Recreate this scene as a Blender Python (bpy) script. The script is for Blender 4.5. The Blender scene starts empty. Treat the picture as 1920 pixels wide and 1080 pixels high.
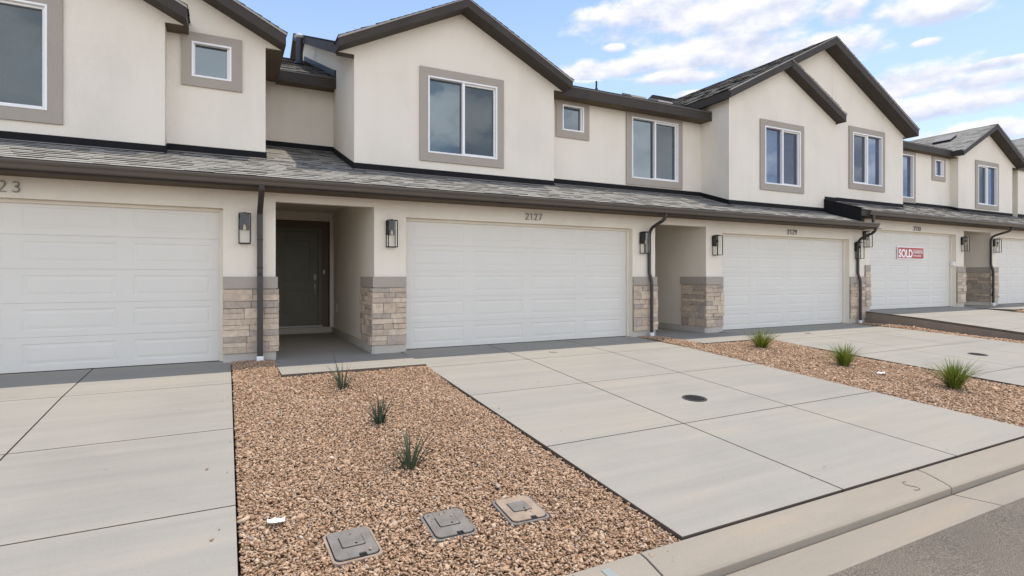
import bpy, bmesh, math, random
import numpy as np
from mathutils import Vector, Matrix
random.seed(7)
rng = np.random.default_rng(11)
PI = math.pi
SC = bpy.context.scene
COL = SC.collection

# ------------------------------------------------------------------ camera
CAM_H, CAM_D, F_PX = 1.30, 9.561, 1045.0
THETA = math.atan(F_PX / (3000.0 - 960.0))
cd = bpy.data.cameras.new('camera'); cam = bpy.data.objects.new('camera', cd); COL.objects.link(cam)
cam.location = (0, -CAM_D, CAM_H); cam.rotation_euler = (PI / 2, 0, -THETA)
cd.sensor_width = 36.0; cd.lens = 36.0 * F_PX / 1920.0; cd.shift_y = -21.0 / 1920.0
cd.clip_start = 0.05; cd.clip_end = 5000
SC.camera = cam

# ------------------------------------------------------------------ light
SUN_DIR = Vector((0.29, 0.045, 1.0)).normalized()          # towards the sun
SUN_EL = math.asin(SUN_DIR.z); SUN_AZ = math.atan2(SUN_DIR.x, SUN_DIR.y)
SUN_STRENGTH, SKY_STRENGTH, EXPOSURE = 2.5, 0.15, 0.66
sl = bpy.data.lights.new('sun', 'SUN'); sl.energy = SUN_STRENGTH; sl.angle = math.radians(0.5); sl.color = (1.0, 0.92, 0.81)
so = bpy.data.objects.new('sun', sl); COL.objects.link(so); so.rotation_euler = SUN_DIR.to_track_quat('Z', 'Y').to_euler()
so.location = (0, 0, 30)
SC.view_settings.view_transform = 'Standard'; SC.view_settings.look = 'None'
SC.view_settings.exposure = EXPOSURE; SC.view_settings.gamma = 1.0; SC.view_settings.use_curve_mapping = False


def world_sky():
    w = bpy.data.worlds.new('World'); SC.world = w; w.use_nodes = True
    nt = w.node_tree; N = nt.nodes; L = nt.links; N.clear()

    def node(t, **k):
        n = N.new(t)
        for a, b in k.items(): setattr(n, a, b)
        return n

    def put(sock, v):
        if isinstance(v, (int, float)): sock.default_value = v
        elif isinstance(v, tuple): sock.default_value = v
        else: L.new(v, sock)

    def M(op, a, b=None, c=None, clamp=False):
        n = node('ShaderNodeMath', operation=op, use_clamp=clamp); put(n.inputs[0], a)
        if b is not None: put(n.inputs[1], b)
        if c is not None: put(n.inputs[2], c)
        return n.outputs[0]

    def ramp(v, lo, hi):
        n = node('ShaderNodeMapRange', interpolation_type='SMOOTHSTEP'); put(n.inputs[0], v); put(n.inputs[1], lo); put(n.inputs[2], hi)
        return n.outputs[0]

    def mix(f, a, b):
        n = node('ShaderNodeMix', data_type='RGBA'); put(n.inputs[0], f); put(n.inputs[6], a); put(n.inputs[7], b)
        return n.outputs[2]
    tc = node('ShaderNodeTexCoord'); D = tc.outputs['Generated']
    sp = node('ShaderNodeSeparateXYZ'); L.new(D, sp.inputs[0]); x, y, z = sp.outputs
    az = M('ARCTAN2', x, y); el = M('ARCSINE', z)
    sky = node('ShaderNodeTexSky', sky_type='NISHITA', sun_disc=False, sun_elevation=SUN_EL, sun_rotation=SUN_AZ,
               altitude=900, air_density=1.0, dust_density=0.6, ozone_density=2.2)

    def noise(off, scale, detail=9, rough=0.6, zs=2.6):
        m = node('ShaderNodeMapping'); L.new(D, m.inputs[0]); m.inputs['Location'].default_value = off; m.inputs['Scale'].default_value = (1, 1, zs)
        n = node('ShaderNodeTexNoise'); L.new(m.outputs[0], n.inputs[0]); n.inputs['Scale'].default_value = scale
        n.inputs['Detail'].default_value = detail; n.inputs['Roughness'].default_value = rough
        return n.outputs[0]
    na = noise((0, 0, 0), 11, 10, 0.58, 2.0); nb = noise((0, 0, 0.035), 11, 10, 0.58, 2.0)
    # cloud bodies: direction (azimuth, elevation) and half sizes, in radians
    blobs = []

    def blob(px, py, rx, ry, s=1.0):
        a = (px - 960) / F_PX; e = (519 - py) / F_PX
        fx, fy = math.sin(THETA) + a * math.cos(THETA), math.cos(THETA) - a * math.sin(THETA)
        az0 = math.atan2(fx, fy); h = math.hypot(fx, fy); el0 = math.atan2(e, h)
        blobs.append((az0, el0, rx / F_PX / (1 + a * a), ry / F_PX / h * math.cos(el0), s))
    for b in [(1250, 25, 175, 58), (1430, 20, 170, 45), (1340, 95, 190, 40), (1500, 98, 200, 34), (1740, 12, 120, 38),
              (1130, 128, 135, 20), (1270, 146, 100, 16), (1700, 152, 140, 32), (1850, 152, 140, 26), (1870, 119, 110, 11),
              (1780, 195, 220, 26), (1880, 240, 200, 22), (1575, 22, 50, 30), (1735, 79, 34, 8), (1350, 175, 160, 12), (1152, 90, 24, 9),
              (1900, 180, 120, 16), (1250, 190, 100, 8)]:
        blob(*b)
    cov = None; rel = None
    for a0, e0, sa, se, s in blobs:
        dx = M('MULTIPLY', M('SUBTRACT', az, a0), 1 / sa); dy = M('MULTIPLY', M('SUBTRACT', el, e0), 1 / se)
        d = M('SUBTRACT', 1.05, M('SQRT', M('ADD', M('MULTIPLY', dx, dx), M('MULTIPLY', dy, dy))))
        if cov is None: cov = d; rel = M('MULTIPLY', M('MAXIMUM', d, 0.0), dy); tot = M('MAXIMUM', d, 0.0)
        else:
            cov = M('MAXIMUM', cov, d)
            dm = M('MAXIMUM', d, 0.0)
            rel = M('ADD', rel, M('MULTIPLY', dm, dy)); tot = M('ADD', tot, dm)
    relh = M('DIVIDE', rel, M('MAXIMUM', tot, 0.05))                     # where in the cloud: base to top
    cov = M('MAXIMUM', cov, -0.8)
    dens_v = ramp(M('ADD', cov, M('MULTIPLY', M('SUBTRACT', na, 0.5), 2.3)), -0.05, 0.52)
    # the rest of the sky, over the street and behind the camera: broken cloud, brightened to fill the shaded facade
    ng = noise((3.1, 1.7, 0.4), 3.2, 9, 0.6, 2.2)
    away = ramp(y, 0.12, -0.35)
    dens_g = ramp(M('ADD', ng, M('MULTIPLY', M('SUBTRACT', away, 1.0), 0.35)), 0.41, 0.58)
    dens_g = M('MULTIPLY', dens_g, M('MULTIPLY', away, ramp(z, 0.88, 0.55)))
    inview = M('MULTIPLY', ramp(y, 0.0, 0.25), ramp(z, 0.62, 0.45))
    dens = M('ADD', M('MULTIPLY', dens_v, inview), M('MULTIPLY', dens_g, M('SUBTRACT', 1.0, inview)))
    lit = M('ADD', M('ADD', 0.60, M('MULTIPLY', M('SUBTRACT', na, nb), 3.2)), M('MULTIPLY', relh, 0.75), clamp=True)
    lit_g = M('ADD', 0.55, M('MULTIPLY', M('SUBTRACT', ng, 0.5), -3.0), clamp=True)
    litm = M('ADD', M('MULTIPLY', lit, inview), M('MULTIPLY', lit_g, M('SUBTRACT', 1.0, inview)))
    K = 0.70 / SKY_STRENGTH
    ccol = mix(litm, (0.60 * K, 0.66 * K, 0.83 * K, 1), (0.97 * K, 0.96 * K, 0.97 * K, 1))
    far = mix(away, (1, 1, 1, 1), (BACK, BACK * 0.955, BACK * 0.87, 1))
    mm = node('ShaderNodeMix', data_type='RGBA', blend_type='MULTIPLY'); mm.inputs[0].default_value = 1.0; L.new(ccol, mm.inputs[6]); L.new(far, mm.inputs[7])
    # thin pale veil low down
    veil = M('MULTIPLY', ramp(z, 0.62, 0.04), 0.72)
    skyc = mix(veil, sky_gain(node, L, sky), (0.68 * K, 0.82 * K, 0.99 * K, 1))
    lowb = M('ADD', 1.0, M('MULTIPLY', away, M('SUBTRACT', 0.45, M('MULTIPLY', M('MAXIMUM', z, 0.0), 1.0))))  # extra brightness low behind the camera, added to light under the eaves
    sc_ = node('ShaderNodeVectorMath', operation='SCALE'); L.new(mm.outputs[2], sc_.inputs[0]); L.new(lowb, sc_.inputs[3])
    fin = mix(dens, skyc, sc_.outputs[0])
    bg = node('ShaderNodeBackground'); L.new(fin, bg.inputs[0]); bg.inputs[1].default_value = SKY_STRENGTH
    out = node('ShaderNodeOutputWorld'); L.new(bg.outputs[0], out.inputs[0])


BACK = 2.4
SKY_GAIN = (1.0, 1.0, 1.0, 1)


def sky_gain(node, L, sky):
    m = node('ShaderNodeMix', data_type='RGBA', blend_type='MULTIPLY'); m.inputs[0].default_value = 1.0
    L.new(sky.outputs[0], m.inputs[6]); m.inputs[7].default_value = SKY_GAIN
    return m.outputs[2]


world_sky()


# ------------------------------------------------------------------ materials
class Mat:
    def __init__(s, name):
        s.m = bpy.data.materials.new(name); s.m.use_nodes = True; s.nt = s.m.node_tree; s.N = s.nt.nodes; s.L = s.nt.links
        s.N.clear(); s.out = s.N.new('ShaderNodeOutputMaterial'); s.p = s.N.new('ShaderNodeBsdfPrincipled')
        s.L.new(s.p.outputs[0], s.out.inputs[0]); s.tc = s.N.new('ShaderNodeTexCoord')

    def noise(s, scale, detail=4, rough=0.55, sc=(1, 1, 1)):
        m = s.N.new('ShaderNodeMapping'); s.L.new(s.tc.outputs['Object'], m.inputs[0]); m.inputs['Scale'].default_value = sc
        n = s.N.new('ShaderNodeTexNoise'); s.L.new(m.outputs[0], n.inputs[0])
        n.inputs['Scale'].default_value = scale; n.inputs['Detail'].default_value = detail; n.inputs['Roughness'].default_value = rough
        return n.outputs[0]

    def ramp(s, v, stops):
        r = s.N.new('ShaderNodeValToRGB'); s.L.new(v, r.inputs[0]); e = r.color_ramp.elements
        while len(e) < len(stops): e.new(0.5)
        for i, (p, c) in enumerate(stops): e[i].position = p; e[i].color = (*c, 1)
        return r.outputs[0]

    def mul(s, a, b, f=1.0, mode='MULTIPLY'):
        n = s.N.new('ShaderNodeMix'); n.data_type = 'RGBA'; n.blend_type = mode; n.inputs[0].default_value = f
        s.L.new(a, n.inputs[6]); s.L.new(b, n.inputs[7]); return n.outputs[2]

    def base(s, c): (s.L.new(c, s.p.inputs['Base Color']) if not isinstance(c, tuple) else setattr(s.p.inputs['Base Color'], 'default_value', (*c, 1))); return s

    def set(s, rough=None, spec=None, metal=None):
        if rough is not None: s.p.inputs['Roughness'].default_value = rough
        if spec is not None: s.p.inputs['Specular IOR Level'].default_value = spec
        if metal is not None: s.p.inputs['Metallic'].default_value = metal
        return s

    def bump(s, v, strength, dist):
        b = s.N.new('ShaderNodeBump'); s.L.new(v, b.inputs['Height']); b.inputs['Strength'].default_value = strength; b.inputs['Distance'].default_value = dist
        s.L.new(b.outputs[0], s.p.inputs['Normal']); return s

    def island(s):
        g = s.N.new('ShaderNodeNewGeometry'); return g.outputs['Random Per Island']


def shade(c, k): return tuple(min(1, x * k) for x in c)


def m_stucco(name, c):
    m = Mat(name); v = m.noise(0.9, 5, 0.6, (1, 1, 0.6)); a = m.ramp(v, [(0.3, shade(c, 0.925)), (0.5, c), (0.72, shade(c, 1.04))])
    st = m.noise(3.0, 4, 0.6, (2.2, 2.2, 0.18)); b = m.ramp(st, [(0.35, (0.985, 0.985, 0.985)), (0.6, (1, 1, 1))])
    m.base(m.mul(a, b)).set(0.95, 0.15).bump(m.noise(60, 4, 0.75), 0.9, 0.009); return m.m


def m_flat(name, c, rough=0.6, spec=0.4, var=0.06, nscale=3, bump=0.0):
    m = Mat(name); v = m.noise(nscale, 5, 0.6); m.base(m.ramp(v, [(0.3, shade(c, 1 - var)), (0.7, shade(c, 1 + var))])).set(rough, spec)
    if bump: m.bump(m.noise(120, 2, 0.6), bump, 0.003)
    return m.m


def m_concrete(name, c, warm, streak=(0.35, 5, 1)):
    m = Mat(name)
    v = m.noise(1.1, 6, 0.62, streak); a = m.ramp(v, [(0.28, shade(c, 0.92)), (0.5, c), (0.75, shade(warm, 1.03))])
    w = m.noise(0.55, 4, 0.6); b = m.ramp(w, [(0.34, (0.93, 0.93, 0.93)), (0.5, (1, 1, 1)), (0.66, (1.035, 1.01, 0.98))])
    f = m.noise(60, 3, 0.7); d = m.ramp(f, [(0.3, (0.93, 0.93, 0.93)), (0.6, (1, 1, 1))])
    sp = m.noise(9, 2, 0.5); e = m.ramp(sp, [(0.22, (0.8, 0.78, 0.76)), (0.27, (1, 1, 1))])
    m.base(m.mul(m.mul(m.mul(a, b), d), e)).set(0.88, 0.25)
    m.bump(m.noise(90, 3, 0.7, (1, 6, 1)), 0.25, 0.003); return m.m


def m_island(name, stops, rough=0.9, nscale=40, bump=0.4, soft=0.25):
    m = Mat(name); a = m.ramp(m.island(), stops); v = m.noise(nscale, 4, 0.6); b = m.ramp(v, [(0.25, (1 - soft,) * 3), (0.7, (1 + soft * 0.4,) * 3)])
    m.base(m.mul(a, b)).set(rough, 0.2).bump(v, bump, 0.004); return m.m


def m_glass_window(name, tint, ior=2.15, st=(0.80, 0.93, 0.97, 1)):
    m = Mat(name); v = m.noise(1.3, 4, 0.5, (1, 1, 2)); m.base(m.ramp(v, [(0.3, shade(tint, 0.6)), (0.7, shade(tint, 1.4))])).set(0.03, 0.5)
    m.p.inputs['IOR'].default_value = ior; m.p.inputs['Specular Tint'].default_value = st
    wv = m.noise(1.7, 2, 0.5); m.bump(wv, 0.12, 0.02); return m.m


def m_clear(name, fac=0.12):
    m = Mat(name); t = m.N.new('ShaderNodeBsdfTransparent'); g = m.N.new('ShaderNodeBsdfGlossy'); g.inputs['Roughness'].default_value = 0.03
    t.inputs[0].default_value = (0.93, 0.94, 0.92, 1)
    x = m.N.new('ShaderNodeMixShader'); x.inputs[0].default_value = fac; m.L.new(t.outputs[0], x.inputs[1]); m.L.new(g.outputs[0], x.inputs[2]); m.L.new(x.outputs[0], m.out.inputs[0]); return m.m


def m_screen(name):
    m = Mat(name); t = m.N.new('ShaderNodeBsdfTransparent'); m.base((0.12, 0.125, 0.125)).set(0.8, 0.2)
    x = m.N.new('ShaderNodeMixShader'); x.inputs[0].default_value = 0.34; m.L.new(t.outputs[0], x.inputs[1]); m.L.new(m.p.outputs[0], x.inputs[2]); m.L.new(x.outputs[0], m.out.inputs[0]); return m.m


def m_blade(name, lo, hi, tip):
    m = Mat(name); a = m.ramp(m.island(), [(0.0, lo), (0.55, hi), (0.92, hi), (1.0, tip)]); m.base(a).set(0.55, 0.35)
    m.p.inputs['Subsurface Weight'].default_value = 0.0
    tr = m.N.new('ShaderNodeBsdfTranslucent'); m.L.new(a, tr.inputs[0]); x = m.N.new('ShaderNodeMixShader'); x.inputs[0].default_value = 0.3
    m.L.new(m.p.outputs[0], x.inputs[1]); m.L.new(tr.outputs[0], x.inputs[2]); m.L.new(x.outputs[0], m.out.inputs[0]); return m.m


MT = dict(
    stucco=m_stucco('stucco_cream', (0.765, 0.712, 0.612)),
    trim=m_stucco('stucco_taupe', (0.385, 0.345, 0.295)),
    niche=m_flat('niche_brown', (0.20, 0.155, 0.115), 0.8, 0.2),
    dark=m_flat('bronze_wood', (0.050, 0.042, 0.035), 0.7, 0.3, 0.15, 4, 0.3),
    soffit=m_flat('bronze_soffit', (0.105, 0.080, 0.055), 0.8, 0.2, 0.12, 2),
    gutter=m_flat('bronze_gutter', (0.085, 0.070, 0.057), 0.42, 0.5, 0.06, 2),
    flash=m_flat('black_flashing', (0.012, 0.012, 0.014), 0.75, 0.15, 0.2, 6),
    drip=m_flat('drip_edge', (0.33, 0.31, 0.29), 0.4, 0.5, 0.05),
    shingle=m_island('shingle', [(0.0, (0.19, 0.178, 0.158)), (0.12, (0.275, 0.26, 0.232)), (0.3, (0.325, 0.31, 0.276)), (1.0, (0.365, 0.348, 0.31))], 0.95, 60, 0.8, 0.3),
    deck=m_flat('roof_deck', (0.07, 0.066, 0.06), 0.95, 0.1),
    garage=m_flat('garage_door_white', (0.65, 0.635, 0.585), 0.5, 0.35, 0.02, 1.2),
    concrete=m_concrete('concrete', (0.335, 0.314, 0.270), (0.362, 0.330, 0.277)),
    curb=m_concrete('curb_concrete', (0.325, 0.285, 0.228), (0.365, 0.298, 0.222), (0.5, 3, 3)),
    plinth=m_concrete('plinth_concrete', (0.47, 0.445, 0.40), (0.5, 0.46, 0.41), (1, 1, 1)),
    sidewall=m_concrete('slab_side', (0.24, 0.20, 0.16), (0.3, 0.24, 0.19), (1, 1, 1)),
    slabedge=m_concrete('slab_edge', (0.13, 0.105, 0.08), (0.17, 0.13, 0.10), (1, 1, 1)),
    joint=m_flat('joint', (0.055, 0.046, 0.038), 0.95, 0.1),
    stone=m_island('ledge_stone', [(0.0, (0.38, 0.32, 0.265)), (0.14, (0.42, 0.35, 0.285)), (0.2, (0.54, 0.44, 0.335)), (0.45, (0.50, 0.41, 0.315)), (0.52, (0.62, 0.515, 0.40)), (0.78, (0.58, 0.48, 0.37)), (0.84, (0.45, 0.375, 0.31)), (1.0, (0.39, 0.34, 0.29))], 0.9, 14, 0.7, 0.28),
    mortar=m_flat('mortar', (0.16, 0.135, 0.11), 0.95, 0.1),
    gravel=m_island('gravel', [(0.0, (0.34, 0.20, 0.12)), (0.3, (0.45, 0.29, 0.18)), (0.6, (0.53, 0.36, 0.235)), (0.88, (0.60, 0.44, 0.30)), (0.97, (0.40, 0.32, 0.26)), (1.0, (0.69, 0.58, 0.46))], 0.95, 55, 0.3, 0.2),
    soil=m_flat('soil', (0.25, 0.165, 0.10), 0.95, 0.1, 0.25, 8),
    white=m_flat('white_vinyl', (0.80, 0.80, 0.79), 0.4, 0.4, 0.02),
    glass=m_glass_window('window_glass', (0.030, 0.042, 0.052)),
    glass_blue=m_glass_window('window_glass_blue', (0.035, 0.045, 0.085), 2.3, (0.66, 0.80, 1.0, 1)),
    screen=m_screen('insect_screen'),
    black=m_flat('black_metal', (0.010, 0.010, 0.010), 0.6, 0.25, 0.1),
    clear=m_clear('lamp_glass', 0.04),
    bulb=m_flat('bulb_glass', (0.55, 0.42, 0.30), 0.2, 0.6),
    nickel=m_flat('satin_nickel', (0.42, 0.38, 0.33), 0.3, 0.6, 0.1),
    door=m_flat('door_olive', (0.16, 0.16, 0.115), 0.5, 0.35, 0.06),
    number=m_flat('number_metal', (0.27, 0.245, 0.22), 0.4, 0.5),
    pipe=m_flat('pipe_grey', (0.035, 0.038, 0.048), 0.5, 0.4),
    galv=m_flat('galvanised', (0.5, 0.49, 0.47), 0.35, 0.6),
    iron=m_flat('cast_iron', (0.035, 0.033, 0.032), 0.6, 0.4, 0.2, 20),
    plasticgrey=m_flat('box_grey', (0.195, 0.178, 0.155), 0.7, 0.3, 0.22, 7),
    plasticrust=m_flat('box_dusty', (0.33, 0.25, 0.185), 0.8, 0.25, 0.2, 7),
    red=m_flat('sign_red', (0.40, 0.035, 0.035), 0.4, 0.4, 0.02),
    signwhite=m_flat('sign_white', (0.85, 0.85, 0.85), 0.5, 0.3, 0.01),
    paper=m_flat('paper', (0.82, 0.82, 0.83), 0.7, 0.2, 0.05, 20),
    bluepaint=m_flat('blue_paint', (0.29, 0.315, 0.29), 0.9, 0.1, 0.1, 12),
    grassdark=m_blade('blade_blue_green', (0.035, 0.055, 0.032), (0.07, 0.095, 0.055), (0.30, 0.25, 0.14)),
    grasslush=m_blade('blade_lush', (0.055, 0.085, 0.014), (0.20, 0.25, 0.035), (0.46, 0.38, 0.12)),
)
m = Mat('asphalt'); v = m.noise(110, 3, 0.7); a = m.ramp(v, [(0.32, (0.085, 0.073, 0.06)), (0.5, (0.165, 0.143, 0.117)), (0.68, (0.31, 0.265, 0.215))])
b = m.ramp(m.noise(1.2, 5, 0.6), [(0.3, (0.82, 0.82, 0.82)), (0.7, (1.15, 1.12, 1.08))]); m.base(m.mul(a, b)).set(0.95, 0.15).bump(v, 0.9, 0.006); MT['asphalt'] = m.m
m = Mat('desert_ground'); m.base(m.ramp(m.noise(0.3, 6, 0.6), [(0.3, (0.36, 0.28, 0.21)), (0.7, (0.48, 0.39, 0.30))])).set(0.95, 0.1); MT['desert'] = m.m


# ------------------------------------------------------------------ mesh builder
ABS = []                                     # things whose parts are written in world coordinates


class MB:
    def __init__(s): s.v = []; s.f = []; s.mi = []

    def add(s, vs, fs, mi=0):
        o = len(s.v); s.v += [tuple(p) for p in vs]; s.f += [tuple(o + i for i in f) for f in fs]; s.mi += [mi] * len(fs); return s

    def box(s, x0, x1, y0, y1, z0, z1, mi=0):
        return s.add([(x0, y0, z0), (x1, y0, z0), (x1, y1, z0), (x0, y1, z0), (x0, y0, z1), (x1, y0, z1), (x1, y1, z1), (x0, y1, z1)],
                     [(0, 3, 2, 1), (4, 5, 6, 7), (0, 1, 5, 4), (1, 2, 6, 5), (2, 3, 7, 6), (3, 0, 4, 7)], mi)

    def quad(s, a, b, c, d, mi=0): return s.add([a, b, c, d], [(0, 1, 2, 3)], mi)

    def prism_y(s, poly, y0, y1, mi=0):       # polygon in XZ (counter-clockwise seen from -Y) extruded along Y
        n = len(poly); vs = [(x, y0, z) for x, z in poly] + [(x, y1, z) for x, z in poly]
        fs = [tuple(range(n)), tuple(range(2 * n - 1, n - 1, -1))] + [((i + 1) % n, i, n + i, n + (i + 1) % n) for i in range(n)]
        return s.add(vs, fs, mi)

    def prism_x(s, poly, x0, x1, mi=0):       # polygon in YZ extruded along X
        n = len(poly); vs = [(x0, y, z) for y, z in poly] + [(x1, y, z) for y, z in poly]
        fs = [tuple(range(n - 1, -1, -1)), tuple(range(n, 2 * n))] + [(i, (i + 1) % n, n + (i + 1) % n, n + i) for i in range(n)]
        return s.add(vs, fs, mi)

    def tube(s, path, r, k=10, mi=0, cap=True):
        path = [Vector(p) for p in path]; rr = r if isinstance(r, list) else [r] * len(path); o = len(s.v)
        up = Vector((0, 1, 0.01)) if abs((path[-1] - path[0]).normalized().y) < 0.9 else Vector((1, 0, 0))
        for i, p in enumerate(path):
            t = (path[min(i + 1, len(path) - 1)] - path[max(i - 1, 0)]).normalized(); a = t.cross(up).normalized(); b = t.cross(a).normalized()
            for j in range(k):
                q = 2 * PI * j / k; s.v.append(tuple(p + (a * math.cos(q) + b * math.sin(q)) * rr[i]))
        for i in range(len(path) - 1):
            for j in range(k):
                s.f.append((o + i * k + j, o + i * k + (j + 1) % k, o + (i + 1) * k + (j + 1) % k, o + (i + 1) * k + j)); s.mi.append(mi)
        if cap:
            s.f.append(tuple(o + j for j in range(k))[::-1]); s.f.append(tuple(o + (len(path) - 1) * k + j for j in range(k))); s.mi += [mi, mi]
        return s

    def rect_tube(s, path, wx, wd, mi=0):     # rectangular downspout; path in a YZ plane
        path = [Vector(p) for p in path]; o = len(s.v)
        for i, p in enumerate(path):
            t = (path[min(i + 1, len(path) - 1)] - path[max(i - 1, 0)]).normalized(); nrm = Vector((0, t.z, -t.y))
            for a, b in ((-1, -1), (1, -1), (1, 1), (-1, 1)): s.v.append(tuple(p + Vector((wx / 2 * a, 0, 0)) + nrm * (wd / 2 * b)))
        n = len(path)
        for i in range(n - 1):
            for j in range(4): s.f.append((o + i * 4 + j, o + i * 4 + (j + 1) % 4, o + (i + 1) * 4 + (j + 1) % 4, o + (i + 1) * 4 + j)); s.mi.append(mi)
        s.f.append((o, o + 1, o + 2, o + 3)); s.f.append(tuple(o + (n - 1) * 4 + j for j in (3, 2, 1, 0))); s.mi += [mi, mi]
        return s

    def disc(s, c, r, k=24, h=0.01, mi=0): return s.tube([Vector(c), Vector(c) + Vector((0, 0, h))], r, k, mi)

    def split(s, name, mats, parent=None, **k):
        par = {}

        def find(i):
            while par.setdefault(i, i) != i: i = par[i]
            return i
        key = {}; rep_ = [key.setdefault(tuple(round(c, 4) for c in p), i) for i, p in enumerate(s.v)]
        for f in s.f:
            a = find(rep_[f[0]])
            for i in f[1:]: par[find(rep_[i])] = a; a = find(a)
        grp = {}
        for f in s.f: grp.setdefault(find(rep_[f[0]]), []).append(f)
        out = []
        for fs in grp.values():
            m_ = MB(); idx = {}
            for f in fs:
                for i in f:
                    if i not in idx: idx[i] = len(m_.v); m_.v.append(s.v[i])
                m_.f.append(tuple(idx[i] for i in f)); m_.mi.append(0)
            out.append(m_.build(name, mats, parent, **k))
        return out

    def build(s, name, mats, parent=None, smooth=False, bevel=0.0, kind=None, label=None, fix=True):
        if not isinstance(mats, (list, tuple)): mats = [mats]
        me = bpy.data.meshes.new(name); me.from_pydata(s.v, [], s.f)
        for mt in mats: me.materials.append(mt)
        if len(mats) > 1: me.polygons.foreach_set('material_index', s.mi)
        if smooth: me.polygons.foreach_set('use_smooth', [True] * len(s.f))
        if fix:
            bm = bmesh.new(); bm.from_mesh(me); bmesh.ops.recalc_face_normals(bm, faces=bm.faces); bm.to_mesh(me); bm.free()
        me.update(); o = bpy.data.objects.new(name, me); COL.objects.link(o)
        if parent is not None:
            o.parent = parent
            if parent in ABS: o.matrix_parent_inverse = Matrix.Translation(-parent.location)
        if kind: o['kind'] = kind
        if label: o['label'] = label
        if bevel:
            b = o.modifiers.new('bevel', 'BEVEL'); b.width = bevel; b.segments = 2; b.limit_method = 'ANGLE'
        return o


def tag(o, label, cat, group=None):
    o['label'] = label; o['category'] = cat
    if group: o['group'] = group
    return o


def empty(name, loc, label, cat, group=None):
    o = bpy.data.objects.new(name, None); COL.objects.link(o); o.location = loc; o.empty_display_size = 0.2
    return tag(o, label, cat, group)


# ------------------------------------------------------------------ ground levels
def g(x, y):
    x = max(-40, min(x, 60))
    return -max(0.0, -y - 0.5) * (0.07 - 0.0015 * (x - 2.7)) if x < 40 else -max(0.0, -y - 0.5) * 0.014


def g4(x, y): return 0.33 + min(0, y + 0.3) * (0.093 - 0.0015 * (x - 16))


YC = -6.78                                                       # back of curb


def strip(name, prof, xs, mat, zb, kind='structure'):
    # prof: list of (y, dz) relative to zb(x)
    mb = MB(); n = len(prof)
    for x in xs:
        for y, dz in prof: mb.v.append((x, y, zb(x) + dz))
    for i in range(len(xs) - 1):
        for j in range(n - 1): mb.f.append((i * n + j, (i + 1) * n + j, (i + 1) * n + j + 1, i * n + j + 1)); mb.mi.append(0)
    return mb.build(name, mat, kind=kind)


# ground
mb = MB(); xs = [-900, -60, 60, 900]
mb.add([(x, y, -0.62 + 0.0094 * max(-60, min(60, x))) for x in xs for y in (-900, 900)], [(0, 2, 3, 1), (2, 4, 5, 3), (4, 6, 7, 5)])
mb.build('ground', MT['desert'], kind='structure')
zc = lambda x: g(x, YC)
# road
strip('road', [(-7.37, -0.108), (-9.6, -0.09), (-11.5, -0.05), (-13.5, -0.09), (-15.6, -0.12)], [-40, -20, 0, 20, 40], MT['asphalt'], zc)
# curb and gutter pan in cast lengths with joints
CJ = [-40, -25, -13.6, -10.5, -7.3, -4.1, -0.9, 2.33, 5.48, 8.7, 11.8, 15, 18.2, 21.4, 24.6, 28, 40]
mb = MB()
cprof = [(YC - 0.006, -0.26), (YC - 0.006, -0.005), (-6.85, -0.012), (-7.0, -0.052), (-7.04, -0.066), (-7.056, -0.080), (-7.058, -0.134), (-7.062, -0.26)]
gprof = [(-7.064, -0.26), (-7.064, -0.130), (-7.12, -0.126), (-7.40, -0.100), (-7.40, -0.26)]
for a, b in zip(CJ[:-1], CJ[1:]):
    n = 0
    for pr in (cprof, gprof):
        o = len(mb.v); n = len(pr)
        seg = max(1, int((b - a) / 1.5)); XX = [a + 0.006 + (b - a - 0.012) * i / seg for i in range(seg + 1)]
        for x in XX:
            w = 0.004 * math.sin(x * 7.1) + 0.003 * math.sin(x * 17.3)
            for j, (y, dz) in enumerate(pr): mb.v.append((x, y + (w if 2 < j < 7 and pr is cprof else 0), zc(x) + dz))
        for i in range(seg):
            for j in range(n): mb.f.append((o + i * n + j, o + (i + 1) * n + j, o + (i + 1) * n + (j + 1) % n, o + i * n + (j + 1) % n)); mb.mi.append(0)
        mb.f.append(tuple(o + j for j in range(n))); mb.f.append(tuple(o + seg * n + j for j in range(n))); mb.mi += [0, 0]
mb.build('curb', MT['curb'], kind='structure', bevel=0.006)
strip('far_verge', [(-15.6, -0.10), (-15.7, 0.0), (-18, 0.02), (-40, 0.02)], [-40, 0, 40], MT['desert'], zc)
mb = MB()
for a, b in zip(CJ[:-1], CJ[1:]): mb.quad((a, YC - 0.006, zc(a) - 0.03), (b, YC - 0.006, zc(b) - 0.03), (b, YC + 0.035, zc(b) - 0.03), (a, YC + 0.035, zc(a) - 0.03))
mb.build('expansion_joint', MT['joint'], kind='structure', fix=False)
# the inspection mark scratched in the curb and the faded paint line
mb = MB(); P = [(5.02, -6.88), (4.98, -6.875), (4.965, -6.90), (4.99, -6.93), (5.03, -6.955), (5.03, -6.985), (4.99, -6.99), (4.96, -6.975)]
cz = lambda x, y: zc(x) - 0.0105 - max(0, (-6.85 - y)) * 0.267
mb.tube([(x + 0.1, y, cz(x, y) + 0.001) for x, y in P], 0.0026, 6); o = mb.build('curb_mark', MT['slabedge']); tag(o, 'small curved letter S scratched into the curb top beside its joint', 'curb mark')
mb = MB(); q = [(1.99, -6.84), (2.05, -6.84), (2.10, -7.03), (2.03, -7.03)]
mb.add([(x, y, cz(x, y) + 0.004) for x, y in q], [(0, 1, 2, 3)]); o = mb.build('paint_mark', MT['bluepaint']); tag(o, 'faded pale blue paint stripe across the curb beside the near gravel bed', 'paint mark')


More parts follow.
